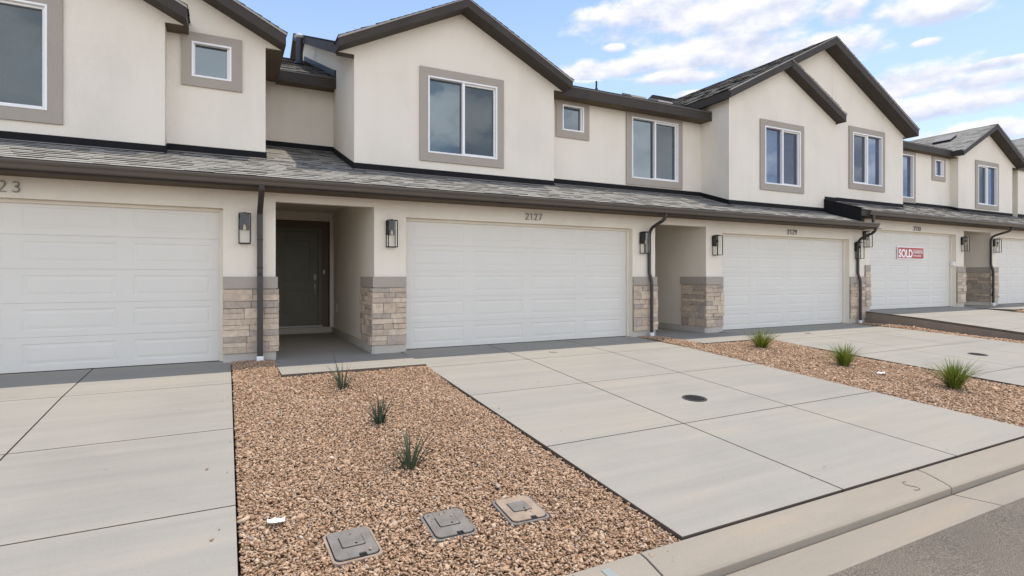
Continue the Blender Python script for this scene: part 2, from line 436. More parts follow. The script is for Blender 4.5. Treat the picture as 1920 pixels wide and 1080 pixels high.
# driveways: cast panels with gaps over a dark bed
def slab(mb, x0, x1, y0, y1, zf, th=0.12, gap=0.0065, mi=0, nx=1, ny=1):
    x0 += gap; x1 -= gap; y0 += gap; y1 -= gap
    vs = [(x, y, zf(x, y)) for x, y in ((x0, y0), (x1, y0), (x1, y1), (x0, y1))]; lo = [(x, y, z - th) for x, y, z in vs]
    o = len(mb.v); mb.add(lo + vs, [(0, 3, 2, 1), (4, 5, 6, 7)], mi)
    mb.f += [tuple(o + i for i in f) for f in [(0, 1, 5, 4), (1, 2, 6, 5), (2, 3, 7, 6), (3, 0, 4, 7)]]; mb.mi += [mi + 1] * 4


def driveway(x0, x1, ys, zf, ylast, top=0.17, side=None, name='driveway'):
    mb = MB(); xs = [x0, x0 + (x1 - x0) / 3, x0 + 2 * (x1 - x0) / 3, x1]
    yy = [top] + ys + [ylast]
    for i in range(3):
        for a, b in zip(yy[1:], yy[:-1]): slab(mb, xs[i], xs[i + 1], a, b, zf)
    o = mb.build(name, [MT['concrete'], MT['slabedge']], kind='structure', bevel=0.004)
    j = MB(); slab(j, x0 + 0.01, x1 - 0.01, ylast + 0.01, top, lambda x, y: zf(x, y) - 0.022, 0.1, 0)
    j.mi = [0] * 6; j.build('joint_filler', MT['joint'], parent=o)
    return o


driveway(-5.17, 0.065, [-1.5, -3.34, -5.09], g, YC + 0.02, 0.15)
driveway(2.708, 7.935, [-1.47, -3.11, -4.99], g, YC + 0.012, 0.15)
driveway(10.43, 15.59, [-1.5, -3.2, -5.0], g, YC + 0.02, 0.16)
driveway(16.2, 21.35, [-1.5, -3.2, -5.0], g4, YC + 0.02, 0.14)
driveway(23.8, 28.9, [-1.5, -3.2, -5.0], g4, YC + 0.02, 0.14)
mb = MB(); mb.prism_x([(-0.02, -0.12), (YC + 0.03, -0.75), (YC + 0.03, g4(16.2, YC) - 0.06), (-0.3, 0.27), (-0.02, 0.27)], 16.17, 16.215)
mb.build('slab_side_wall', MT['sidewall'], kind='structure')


def entry_slab(x0, x1, y0, y1, z, name='entry_slab'):
    mb = MB(); zf = lambda x, yy: z + min(0, (yy + 0.0)) * 0.012
    slab(mb, x0, x1, y0, y1, zf, 0.16, 0.003); return mb.build(name, [MT['concrete'], MT['slabedge']], kind='structure', bevel=0.004)


entry_slab(0.66, 2.705, -1.44, 4.1, -0.004)
entry_slab(8.47, 10.425, -1.42, 4.1, -0.004)
entry_slab(21.36, 23.79, -1.42, 4.1, 0.322)

# ------------------------------------------------------------------ gravel beds
VAR = []
for k in range(14):
    bm = bmesh.new()
    for _ in range(9):
        p = Vector(rng.normal(size=3)); p.normalize(); bm.verts.new((p.x * 1.0, p.y * rng.uniform(0.45, 0.8), p.z * rng.uniform(0.28, 0.5)))
    r = bmesh.ops.convex_hull(bm, input=bm.verts); bm.verts.ensure_lookup_table(); bm.verts.index_update()
    bad = [v for v in bm.verts if not v.link_faces]
    for v in bad: bm.verts.remove(v)
    bmesh.ops.triangulate(bm, faces=bm.faces); bmesh.ops.recalc_face_normals(bm, faces=bm.faces); bm.verts.index_update()
    VAR.append((np.array([v.co[:] for v in bm.verts]), np.array([[v.index for v in f.verts] for f in bm.faces]))); bm.free()


def stones(pts, sizes, name, mat, zf, label, cat):
    V = []; Fc = []; o = 0; pts = np.array(pts); n = len(pts); var = rng.integers(0, len(VAR), n)
    for k, (vv, ff) in enumerate(VAR):
        idx = np.where(var == k)[0]
        if len(idx) == 0: continue
        m = len(idx); a = rng.uniform(0, 2 * PI, m); t = rng.normal(0, 0.33, m); u = rng.normal(0, 0.33, m)
        ca, sa, ct, st, cu, su = np.cos(a), np.sin(a), np.cos(t), np.sin(t), np.cos(u), np.sin(u)
        Rz = np.zeros((m, 3, 3)); Rz[:, 0, 0] = ca; Rz[:, 0, 1] = -sa; Rz[:, 1, 0] = sa; Rz[:, 1, 1] = ca; Rz[:, 2, 2] = 1
        Rx = np.zeros((m, 3, 3)); Rx[:, 0, 0] = 1; Rx[:, 1, 1] = ct; Rx[:, 1, 2] = -st; Rx[:, 2, 1] = st; Rx[:, 2, 2] = ct
        Ry = np.zeros((m, 3, 3)); Ry[:, 0, 0] = cu; Ry[:, 0, 2] = su; Ry[:, 1, 1] = 1; Ry[:, 2, 0] = -su; Ry[:, 2, 2] = cu
        R = Rz @ Rx @ Ry; w = np.einsum('mij,vj->mvi', R, vv) * sizes[idx][:, None, None] + pts[idx][:, None, :]
        V.append(w.reshape(-1, 3)); Fc.append((ff[None] + (o + np.arange(m) * len(vv))[:, None, None]).reshape(-1, 3)); o += m * len(vv)
    V = np.concatenate(V); Fc = np.concatenate(Fc)
    me = bpy.data.meshes.new(name); me.vertices.add(len(V)); me.vertices.foreach_set('co', V.ravel().astype(np.float32))
    me.loops.add(Fc.size); me.loops.foreach_set('vertex_index', Fc.ravel().astype(np.int32)); me.polygons.add(len(Fc))
    me.polygons.foreach_set('loop_start', np.arange(0, Fc.size, 3, dtype=np.int32)); me.polygons.foreach_set('loop_total', np.full(len(Fc), 3, dtype=np.int32))
    me.update(calc_edges=True); me.materials.append(mat); ob = bpy.data.objects.new(name, me); COL.objects.link(ob)
    ob['kind'] = 'stuff'; ob['label'] = label; ob['category'] = cat; return ob


BOXES = [(0.715, -5.93), (1.36, -5.94), (1.912, -5.96)]


up = lambda y: 0.035 * float(np.clip((y + 2.6) / 1.1, 0, 1)) - 0.02 * float(np.clip((y + 1.2) / 0.8, 0, 1))      # the bed is raked up towards the slabs


def bed(rects, zf, label, dens, size, holes=()):
    mb = MB()
    for x0, x1, y0, y1 in rects:
        n = max(2, int((y1 - y0) / 0.5))
        for i in range(n):
            a, b = y0 + (y1 - y0) * i / n, y0 + (y1 - y0) * (i + 1) / n
            mb.quad((x0, a, zf(x0, a) - 0.036 + up(a)), (x1, a, zf(x1, a) - 0.036 + up(a)), (x1, b, zf(x1, b) - 0.036 + up(b)), (x0, b, zf(x0, b) - 0.036 + up(b)))
    mb.build('soil_bed', MT['soil'], kind='structure', fix=False)
    P = []; S = []
    for x0, x1, y0, y1 in rects:
        n = int((x1 - x0) * (y1 - y0) * dens); x = rng.uniform(x0, x1, n); y = rng.uniform(y0, y1, n)
        s = size * np.exp(rng.normal(0, 0.36, n))
        e = np.minimum(np.minimum(x - x0, x1 - x), np.minimum(y - y0, y1 - y)); hump = np.clip(e / 0.25, 0, 1) * 0.022
        z = np.array([zf(a, b) + up(b) for a, b in zip(x, y)]) - 0.032 + hump * 0.5 + rng.uniform(0, 0.014, n) + 0.006 * np.sin(x * 5 + y * 3)
        ok = np.ones(n, bool)
        for hx, hy in holes: ok &= ~((abs(x - hx) < 0.155) & (abs(y - hy) < 0.19))
        P += [(a, b, c) for a, b, c in zip(x[ok], y[ok], z[ok])]; S += list(s[ok])
    return stones(P, np.array(S), 'gravel', MT['gravel'], zf, label, 'gravel')


bed([(0.075, 2.70, YC, -1.45), (0.075, 0.655, -1.45, -0.01)], g, 'tan gravel bed with three sparse dark plants and three utility box lids', 4900, 0.0135, BOXES)
bed([(7.945, 10.42, YC, -1.43), (7.945, 8.465, -1.43, -0.01)], g, 'tan gravel bed with three lush green grass clumps', 2900, 0.0165)
bed([(15.6, 16.165, YC, -0.01)], g, 'narrow gravel strip below the side wall of the raised driveway', 1300, 0.024)
bed([(21.36, 23.79, YC, -1.43)], g4, 'far gravel bed beyond the raised driveway', 500, 0.04)
bed([(-9.0, -5.18, YC, -0.01)], g, 'gravel bed on the far left of the first driveway', 300, 0.03)


# ------------------------------------------------------------------ building helpers
def wall_open(mb, x0, x1, z0, z1, Y, ops, depth, mi=0, sill=True):
    xs = sorted({x0, x1, *[o[0] for o in ops], *[o[1] for o in ops]}); zs = sorted({z0, z1, *[o[2] for o in ops], *[o[3] for o in ops]})
    inside = lambda cx, cz: any(o[0] < cx < o[1] and o[2] < cz < o[3] for o in ops)
    for a, b in zip(xs[:-1], xs[1:]):
        for c, d in zip(zs[:-1], zs[1:]):
            if not inside((a + b) / 2, (c + d) / 2): mb.quad((a, Y, c), (b, Y, c), (b, Y, d), (a, Y, d), mi)
    for a, b, c, d in ops:
        mb.quad((a, Y, c), (a, Y, d), (a, Y + depth, d), (a, Y + depth, c), mi); mb.quad((b, Y, d), (b, Y, c), (b, Y + depth, c), (b, Y + depth, d), mi)
        mb.quad((a, Y, d), (b, Y, d), (b, Y + depth, d), (a, Y + depth, d), mi)
        if c > z0 + 1e-4: mb.quad((b, Y, c), (a, Y, c), (a, Y + depth, c), (b, Y + depth, c), mi)


def shingles(mb, P0, U, V, lu, lv, keep=None, e=0.15, tw=(0.16, 0.34)):
    P0, U, V = Vector(P0), Vector(U).normalized(), Vector(V).normalized(); Nn = U.cross(V).normalized()
    if Nn.z < 0: Nn = -Nn
    r = random.Random(int(abs(P0.x * 91 + P0.y * 57 + P0.z * 13) * 10)); nrow = int(math.ceil(lv / e))
    for i in range(nrow):
        b0 = i * e; b1 = min(lv, b0 + e + 0.012); u = -r.uniform(0, 0.2)
        while u < lu:
            w = r.uniform(*tw); a0, a1 = max(0, u), min(lu, u + w - 0.003); u += w
            if a1 - a0 < 0.02: continue
            t = 0.011 + (0.006 if r.random() < 0.42 else 0.0) + r.uniform(-0.001, 0.001); dv = r.uniform(-0.004, 0.004)
            c = P0 + U * ((a0 + a1) / 2) + V * ((b0 + b1) / 2)
            if keep and not keep(c): continue
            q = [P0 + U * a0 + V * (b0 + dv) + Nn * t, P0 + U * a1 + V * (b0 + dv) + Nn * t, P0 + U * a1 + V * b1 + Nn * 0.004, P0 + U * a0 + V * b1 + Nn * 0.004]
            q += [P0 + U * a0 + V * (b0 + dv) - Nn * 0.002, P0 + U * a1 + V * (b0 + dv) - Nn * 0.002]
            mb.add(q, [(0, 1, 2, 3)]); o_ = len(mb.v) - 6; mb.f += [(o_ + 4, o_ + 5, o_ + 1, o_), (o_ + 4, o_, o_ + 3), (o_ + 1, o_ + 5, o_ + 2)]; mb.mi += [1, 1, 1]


def gable_roof(B, x0, x1, xa, ze, za, yr, yb, t=0.215, left=True, right=True, yv=None, yvr=None):
    s1 = (za - ze) / (xa - x0) if left else (za - ze) / (x1 - xa)
    R = MB(); Fm = MB(); Dm = MB()
    for side in ('l', 'r'):
        if side == 'l' and not left or side == 'r' and not right: continue
        xe = x0 if side == 'l' else x1; yk = yb; sg = 1 if side == 'l' else -1; ye_ = yv if side == 'l' or yvr is None else yvr; ye_ = yb if ye_ is None else ye_
        poly = [(xe, ze - t), (xa, za - t), (xa, za - 0.012), (xe, ze - 0.012)]
        Fm.add([(x, yr, z) for x, z in poly] + [(x, (ye_ if i in (0, 3) else yb), z) for i, (x, z) in enumerate(poly)], [(0, 1, 2, 3), (7, 6, 5, 4), (0, 4, 5, 1), (1, 5, 6, 2), (2, 6, 7, 3), (3, 7, 4, 0)])
        dp = [(xe - sg * 0.012, ze - 0.045), (xe - sg * 0.012, ze - 0.004), (xa, za - 0.004 + 0.006), (xa, za - 0.018)]
        Dm.prism_y(dp, yr - 0.012, yr + 0.05)
        U = Vector((0, 1, 0)); V = Vector((xa - xe, 0, za - ze)); lv = V.length + 0.02
        shingles(R, Vector((xe, yr - 0.02, ze)) - V.normalized() * 0.02, U, V, yk - yr + 0.02, lv, lambda c: c.y < ye_ + (yb - ye_) * abs(c.x - xe) / abs(xa - xe) + 0.12)
    R.build('shingle_roof', [MT['shingle'], MT['butt_shade']], B, fix=False); Fm.build('rake_fascia', MT['dark'], B); Dm.build('drip_edge', MT['drip'], B)


def gable_wall(B, xw0, xw1, x0, x1, xa, ze, za, Y, z0, ops, t=0.215, zflat=None, depth=0.14, yb=None, left=True, right=True):
    zf = zflat or ze - t + 0.022; s = (za - ze) / (xa - x0); under = lambda x: max(zf, za - t - abs(x - xa) * s + 0.01)
    mb = MB(); wall_open(mb, xw0, xw1, z0, zf, Y, ops, 0.09)
    e = (zf - (ze - t)) / s
    pl = [(x0 + e if left else xw0, zf), (x1 - e if right else xw1, zf), (x1 - e if right else xw1, under(x1 - e if right else xw1)), (xa, under(xa)), (x0 + e if left else xw0, under(x0 + e if left else xw0))]
    mb.add([(x, Y, z) for x, z in pl], [(0, 1, 2, 3, 4)])
    mb.build('gable_wall', MT['stucco'], B, fix=False)
    sf = MB(); yk = yb if yb is not None else Y + 1.5
    if left: sf.box(x0 + 0.005, xw0, Y + 0.004, yk, zf - 0.018, zf - 0.001)
    if right: sf.box(xw1, x1 - 0.005, Y + 0.004, yk, zf - 0.018, zf - 0.001)
    sf.split('eave_soffit', MT['soffit'], B)


def window(B, x0, x1, z0, z1, Y, slider=True, screen='r', pane='glass', trim=(0.165, 0.155, 0.165, 0.165), ztop=None):
    """surround moulding, frame, panes, screen"""
    l, r, b, tt = trim; zt = min(z1 + tt, ztop) if ztop else z1 + tt
    mb = MB(); yo, yi = Y - 0.035, Y + 0.012
    for a, c, d, e_ in ((x0 - l, x0, z0 - b, zt), (x1, x1 + r, z0 - b, zt), (x0, x1, z0 - b, z0), (x0, x1, z1, zt)): mb.box(a, c, yo, yi, d, e_)
    W = mb.build('window', MT['trim'], B)
    fr = MB(); w = 0.033
    fr.box(x0 + .001, x0 + w, Y - 0.045, Y + 0.05, z0 + .001, z1 - .001); fr.box(x1 - w, x1 - .001, Y - 0.045, Y + 0.05, z0 + .001, z1 - .001)
    fr.box(x0 + w, x1 - w, Y - 0.045, Y + 0.05, z0 + .001, z0 + w); fr.box(x0 + w, x1 - w, Y - 0.045, Y + 0.05, z1 - w, z1 - .001)
    a, c = x0 + w, x1 - w
    if slider:
        xm = (x0 + x1) / 2
        fr.box(xm - 0.024, xm + 0.024, Y - 0.03, Y + 0.05, z0 + w, z1 - w)
        sx0, sx1 = (xm + 0.024, c) if screen == 'r' else (a, xm - 0.024)
        for q in ((sx0, sx0 + 0.02, z0 + w, z1 - w), (sx1 - 0.035, sx1, z0 + w, z1 - w), (sx0 + 0.02, sx1 - 0.035, z0 + w, z0 + w + 0.03), (sx0 + 0.02, sx1 - 0.035, z1 - w - 0.035, z1 - w)):
            fr.box(q[0], q[1], Y + 0.005, Y + 0.05, q[2], q[3])
    else:
        for q in ((a, a + 0.02, z0 + w, z1 - w), (c - 0.035, c, z0 + w, z1 - w)): fr.box(q[0], q[1], Y + 0.0, Y + 0.05, q[2], q[3])
    fr.build('frame', MT['white'], W, bevel=0.003)
    gl = MB(); gl.box(a, c, Y + 0.055, Y + 0.062, z0 + w, z1 - w); gl.build('pane', MT[pane], W)
    if slider:
        sc = MB(); sc.quad((sx0 + 0.02, Y + 0.02, z0 + w + 0.03), (sx1 - 0.035, Y + 0.02, z0 + w + 0.03), (sx1 - 0.035, Y + 0.02, z1 - w - 0.035), (sx0 + 0.02, Y + 0.02, z1 - w - 0.035))
        sc.build('screen', MT['screen'], W)
    return W


def stone_face(mb, u0, u1, z0, z1, emit, seed):
    r = random.Random(seed); z = z0; row = 0
    while z < z1 - 0.02:
        h = r.choice([0.11, 0.165, 0.195, 0.09, 0.15, 0.18])
        if z1 - z - h < 0.06: h = z1 - z
        u = u0
        while u < u1 - 0.005:
            w = r.uniform(0.17, 0.42)
            if u1 - u - w < 0.10: w = u1 - u
            if h > 0.12 and r.random() < 0.42:
                k = r.uniform(0.4, 0.6); emit(u, u + w, z, z + h * k, r.uniform(0.034, 0.062)); emit(u, u + w, z + h * k, z + h, r.uniform(0.034, 0.062))
            else: emit(u, u + w, z, z + h, r.uniform(0.034, 0.065))
            u += w
        z += h; row += 1


def rough_block(mb, p, seed):     # p: 8 corner function via origin/axes ; jitter corners a little
    r = random.Random(seed); mb.add([tuple(c + r.uniform(-0.0025, 0.0025) for c in q) for q in p], [(0, 3, 2, 1), (4, 5, 6, 7), (0, 1, 5, 4), (1, 2, 6, 5), (2, 3, 7, 6), (3, 0, 4, 7)])


def pier(B, x0, x1, zb, side=None, sy=0.95, both=False, seed=1, cap_ext=True):
    """stone veneer + cap band + plinth on a pier front; side = 'l'/'r' also wraps into the porch"""
    mb = MB(); mo = MB(); G = 0.0022; n = [0]
    ze0, ze1 = zb + 0.125, zb + 1.105
    xl = x0 - (0.045 if side == 'l' else 0.0); xr = x1 + (0.045 if side == 'r' else 0.0)

    def ef(a, b, c, d, t):
        n[0] += 1; rough_block(mb, [(a + G, -t, c + G), (b - G, -t, c + G), (b - G, 0.0, c + G), (a + G, 0.0, c + G), (a + G, -t, d - G), (b - G, -t, d - G), (b - G, 0.0, d - G), (a + G, 0.0, d - G)], seed * 100 + n[0])
    stone_face(mb, xl, xr, ze0, ze1, ef, seed)
    mo.box(x0, x1, -0.022, -0.001, ze0, ze1)

    def es(sg, xx):
        def f(a, b, c, d, t):
            n[0] += 1; xa, xb = (xx - t, xx) if sg < 0 else (xx, xx + t)
            rough_block(mb, [(xa, a + G, c + G), (xb, a + G, c + G), (xb, b - G, c + G), (xa, b - G, c + G), (xa, a + G, d - G), (xb, a + G, d - G), (xb, b - G, d - G), (xa, b - G, d - G)], seed * 100 + n[0])
        return f
    if side:
        xx = x0 if side == 'l' else x1; stone_face(mb, 0.002, sy, ze0, ze1, es(-1 if side == 'l' else 1, xx), seed + 50)
        if side == 'l': mo.box(xx - 0.022, xx - 0.001, 0.001, sy, ze0, ze1)
        else: mo.box(xx + 0.001, xx + 0.022, 0.001, sy, ze0, ze1)
    S = mb.build('stone_veneer', MT['stone'], B, bevel=0.004); mo.build('mortar', MT['mortar'], S)
    c = MB(); k = 0.03
    c.box(x0 - (k if side == 'l' else 0), x1 + (k if side == 'r' else 0), -k - 0.012, -0.001, zb + 1.118, zb + 1.302)
    if side == 'l': c.box(x0 - k, x0 - 0.001, 0.0, sy + 0.06, zb + 1.118, zb + 1.302)
    if side == 'r': c.box(x1 + 0.001, x1 + k, 0.0, sy + 0.06, zb + 1.118, zb + 1.302)
    c.build('stone_cap', MT['trim'], B, bevel=0.004)
    p = MB(); p.box(x0 - 0.001, x1 + 0.001, -0.012, -0.001, zb - 0.2, zb + 0.118)
    p.build('plinth', MT['plinth'], B)


def garage_door(B, x0, x1, zb, zt, Y=0.165):
    mb = MB(); n = 5; h = (zt - zb - 0.01) / n; pw = (x1 - x0) / 4
    for i in range(n):
        a, b = zb + 0.008 + i * h, zb + 0.008 + (i + 1) * h - 0.003
        xs = [x0]; rects = []
        for j in range(4):
            c0 = x0 + j * pw + (0.16 if j == 0 else 0.10); c1 = x0 + (j + 1) * pw - (0.16 if j == 3 else 0.10)
            rects.append((c0, c1))
        zi0, zi1 = a + 0.085, b - 0.085
        # faces between
        mb.quad((x0, Y, a), (x1, Y, a), (x1, Y, zi0), (x0, Y, zi0)); mb.quad((x0, Y, zi1), (x1, Y, zi1), (x1, Y, b), (x0, Y, b))
        e = [x0] + [v for r_ in rects for v in r_] + [x1]
        for q in range(0, len(e), 2): mb.quad((e[q], Y, zi0), (e[q + 1], Y, zi0), (e[q + 1], Y, zi1), (e[q], Y, zi1))
        for c0, c1 in rects:
            loops = [(0, 0), (0.014, 0.0065), (0.034, 0.0065), (0.062, 0.001)]
            pr = None
            for ins, dp in loops:
                cur = [(c0 + ins, Y + dp, zi0 + ins), (c1 - ins, Y + dp, zi0 + ins), (c1 - ins, Y + dp, zi1 - ins), (c0 + ins, Y + dp, zi1 - ins)]
                if pr:
                    for k in range(4): mb.quad(pr[k], pr[(k + 1) % 4], cur[(k + 1) % 4], cur[k])
                pr = cur
            mb.quad(*pr)
        mb.quad((x0, Y, b), (x1, Y, b), (x1, Y + 0.02, b), (x0, Y + 0.02, b)); mb.quad((x0, Y + 0.02, a), (x1, Y + 0.02, a), (x1, Y, a), (x0, Y, a))
        mb.quad((x0, Y + 0.012, b - 0.001), (x1, Y + 0.012, b - 0.001), (x1, Y + 0.012, b + 0.005), (x0, Y + 0.012, b + 0.005))
    D = mb.build('garage_door', MT['garage'], B, fix=False)
    s = MB(); s.box(x0, x1, Y + 0.004, Y + 0.03, zb - 0.01, zb + 0.009); s.build('weather_seal', MT['black'], D)
    t = MB()
    t.box(x0, x0 + 0.045, Y - 0.04, Y - 0.004, zb, zt - 0.002); t.box(x1 - 0.045, x1, Y - 0.04, Y - 0.004, zb, zt - 0.002); t.box(x0 + 0.045, x1 - 0.045, Y - 0.04, Y - 0.004, zt - 0.047, zt - 0.002)
    t.split('door_stop', MT['stucco'], D)
    return D


def wall_lamp(B, xc, zb, Y=0.0):
    """open rectangular lantern: z from zb to zb+.46"""
    w, d, hgt, r = 0.155, 0.15, 0.455, 0.0065
    mb = MB(); y1 = Y - 0.035; y0 = y1 - d; x0, x1 = xc - w / 2, xc + w / 2; z1 = zb + hgt
    for x in (x0, x1):
        for y in (y0, y1): mb.box(x - r, x + r, y - r, y + r, zb, z1)
    for z in (zb, z1):
        for y in (y0, y1): mb.box(x0 + r, x1 - r, y - r, y + r, z - r, z + r)
        for x in (x0, x1): mb.box(x - r, x + r, y0 + r, y1 - r, z - r, z + r)
    mb.box(x0 + 0.01, x1 - 0.01, Y - 0.022, Y - 0.001, zb + 0.21, z1 - 0.005)       # back plate
    mb.box(xc - 0.008, xc + 0.008, y0 + r, y1 - r, z1 + 0.0, z1 + 0.014); mb.box(xc - 0.02, xc + 0.02, Y - 0.12, Y - 0.022, z1 + 0.001, z1 + 0.02)
    yc = (y0 + y1) / 2
    mb.tube([(xc, yc, z1), (xc, yc, z1 - 0.10)], 0.006, 8); mb.tube([(xc, yc, z1 - 0.10), (xc, yc, z1 - 0.165)], 0.019, 12)
    Lm = mb.build('wall_lamp', MT['black'], B)
    bl = MB(); bl.tube([(xc, yc, z1 - 0.165), (xc, yc, z1 - 0.19), (xc, yc, z1 - 0.22), (xc, yc, z1 - 0.25), (xc, yc, z1 - 0.265)], [0.012, 0.016, 0.024, 0.018, 0.004], 12)
    bl.build('bulb', MT['bulb'], Lm, smooth=True)
    gl = MB()
    gl.quad((x0 + r, y0, zb + r), (x1 - r, y0, zb + r), (x1 - r, y0, z1 - r), (x0 + r, y0, z1 - r))
    for x in (x0, x1): gl.quad((x, y0 + r, zb + r), (x, y1 - r, zb + r), (x, y1 - r, z1 - r), (x, y0 + r, z1 - r))
    gl.build('lamp_glass', MT['clear'], Lm, fix=False)
    return Lm


def downspout(B, x, zb, ztop, dx=0.0, rect=False, yst=-0.095):
    """from the gutter outlet back to the wall, out over the stone cap, down to a white boot"""
    if rect:
        mb = MB(); pth = [(x, -0.56, ztop + 0.02), (x, -0.55, ztop - 0.05), (x, -0.50, ztop - 0.10), (x, -0.13, ztop - 0.30), (x, -0.075, ztop - 0.36), (x, -0.07, ztop - 0.42), (x, -0.07, zb + 1.42), (x, -0.085, zb + 1.36), (x, -0.115, zb + 1.30), (x, -0.12, zb + 1.2), (x, -0.12, zb + 0.07)]
        mb.rect_tube(pth, 0.082, 0.06)
        for z in (zb + 1.88, zb + 1.44): mb.rect_tube([(x, -0.07, z - 0.012), (x, -0.07, z + 0.012)], 0.092, 0.072)
        o = mb.build('downspout', MT['pipe2'], B, bevel=0.008)
        b = MB(); b.rect_tube([(x, -0.12, zb - 0.05), (x, -0.12, zb + 0.075)], 0.10, 0.085); b.build('pipe_boot', MT['white'], o, bevel=0.01)
        return o
    R = 0.036; mb = MB()
    key = [(x + dx, -0.54, ztop + 0.02), (x + dx, -0.54, ztop - 0.06), (x + dx * 0.9, -0.49, ztop - 0.13), (x + dx * 0.15, -0.13, ztop - 0.27), (x, -0.065, ztop - 0.34), (x, -0.05, ztop - 0.43), (x, -0.05, zb + 1.40), (x, -0.06, zb + 1.34), (x + 0.01, -0.105, zb + 1.24), (x + 0.01, -0.115, zb + 1.15), (x + 0.01, -0.115, zb + 0.06)]
    pts = []
    for a, b in zip(key[:-1], key[1:]):
        A, Bq = Vector(a), Vector(b); k = max(1, int((Bq - A).length / 0.05))
        for i in range(k): pts.append(A.lerp(Bq, i / k))
    pts.append(Vector(key[-1])); sm = [pts[0]] + [(pts[i - 1] + pts[i] * 2 + pts[i + 1]) / 4 for i in range(1, len(pts) - 1)] + [pts[-1]]
    mb.tube(sm, R, 12); o = mb.build('downspout', MT['pipe2'], B, smooth=True)
    b = MB(); bx = x + 0.01; b.tube([(bx, -0.115, zb - 0.06), (bx, -0.115, zb + 0.02), (bx, -0.115, zb + 0.021), (bx, -0.115, zb + 0.085)], [0.042, 0.042, 0.05, 0.05], 14); b.build('pipe_boot', MT['white'], o)
    return o


MT['pipe2'] = m_flat('downspout_bronze', (0.034, 0.030, 0.027), 0.42, 0.5, 0.06, 2)

DIG = {  # strokes in a 0.6 x 1 cell
    '0': [[(0.3, 1), (0.1, 0.9), (0.02, 0.5), (0.1, 0.1), (0.3, 0), (0.5, 0.1), (0.58, 0.5), (0.5, 0.9), (0.3, 1)]],
    '1': [[(0.12, 0.86), (0.3, 1), (0.3, 0)]],
    '2': [[(0.04, 0.78), (0.1, 0.93), (0.28, 1), (0.47, 0.94), (0.54, 0.76), (0.46, 0.56), (0.04, 0), (0.58, 0)]],
    '3': [[(0.06, 0.9), (0.28, 1), (0.48, 0.92), (0.52, 0.75), (0.44, 0.59), (0.26, 0.54), (0.46, 0.48), (0.56, 0.28), (0.48, 0.08), (0.28, 0), (0.04, 0.1)]],
    '7': [[(0.04, 1), (0.58, 1), (0.22, 0)]],
    '9': [[(0.54, 0.7), (0.42, 0.5), (0.22, 0.48), (0.07, 0.6), (0.05, 0.8), (0.17, 0.96), (0.35, 1), (0.5, 0.9), (0.55, 0.68), (0.44, 0.34), (0.24, 0)]],
}


def house_number(B, txt, x0, z0, h, pitch):
    HN = bpy.data.objects.new('house_number', None); COL.objects.link(HN); HN.parent = B; HN.matrix_parent_inverse = Matrix.Translation(-B.location)
    for i, ch in enumerate(txt):
        mb = MB()
        for st in DIG[ch]:
            for a, b in zip(st[:-1], st[1:]):
                A = Vector((x0 + i * pitch + a[0] * h, 0, z0 + a[1] * h)); Bq = Vector((x0 + i * pitch + b[0] * h, 0, z0 + b[1] * h))
                d = (Bq - A); d.normalize(); nn = Vector((-d.z, 0, d.x)) * 0.007; A -= d * 0.004; Bq += d * 0.004
                q = [A + nn, A - nn, Bq - nn, Bq + nn]
                mb.add([(p.x, -0.022, p.z) for p in q] + [(p.x, -0.006, p.z) for p in q], [(0, 1, 2, 3), (7, 6, 5, 4), (0, 4, 5, 1), (1, 5, 6, 2), (2, 6, 7, 3), (3, 7, 4, 0)])
        mb.build('digit', MT['number'], HN)
    return HN


def low_roof(B, x0, x1, dz, keep, gx0=None, gx1=None):
    """pitched roof over the garages with soffit, fascia and gutter"""
    z = lambda y: 2.96 + dz + y / 3.0
    y0 = -0.545; yb = 3.7
    R = MB(); L = math.hypot(yb - y0, (yb - y0) / 3)
    shingles(R, (x0, y0, z(y0)), (1, 0, 0), (0, 1, 1 / 3), x1 - x0, L, keep)
    R.build('shingle_roof', [MT['shingle'], MT['butt_shade']], B, fix=False)
    D = MB(); D.prism_x([(-0.5, z(-0.5) - 0.1), (yb, z(yb) - 0.1), (yb, z(yb) - 0.006), (-0.53, z(-0.53) - 0.006)], x0, x1); D.build('roof_deck', MT['deck'], B)
    S = MB(); S.box(x0, x1, -0.5, -0.001, 2.63 + dz, 2.645 + dz); S.build('soffit', MT['soffit'], B)
    Fz = MB(); Fz.box(x0, x1, -0.525, -0.501, 2.615 + dz, z(-0.5) + dz * 0 - 0.02); Fz.build('fascia', MT['dark'], B)
    a, b = gx0 if gx0 is not None else x0, gx1 if gx1 is not None else x1
    G = MB(); zt = z(y0) - 0.016; zl = 2.645 + dz
    prof = [(-0.528, zl), (-0.585, zl), (-0.60, zl + 0.012), (-0.612, zl + 0.055), (-0.632, zl + 0.075), (-0.640, zt - 0.02), (-0.640, zt), (-0.628, zt), (-0.626, zt - 0.02), (-0.60, zl + 0.06), (-0.59, zl + 0.014), (-0.528, zl + 0.012)]
    G.prism_x(prof, a, b); G.prism_x([(-0.528, zl), (-0.585, zl), (-0.612, zl + 0.055), (-0.638, zt), (-0.528, zt)], b - 0.004, b); G.build('gutter', MT['gutter'], B, smooth=False)


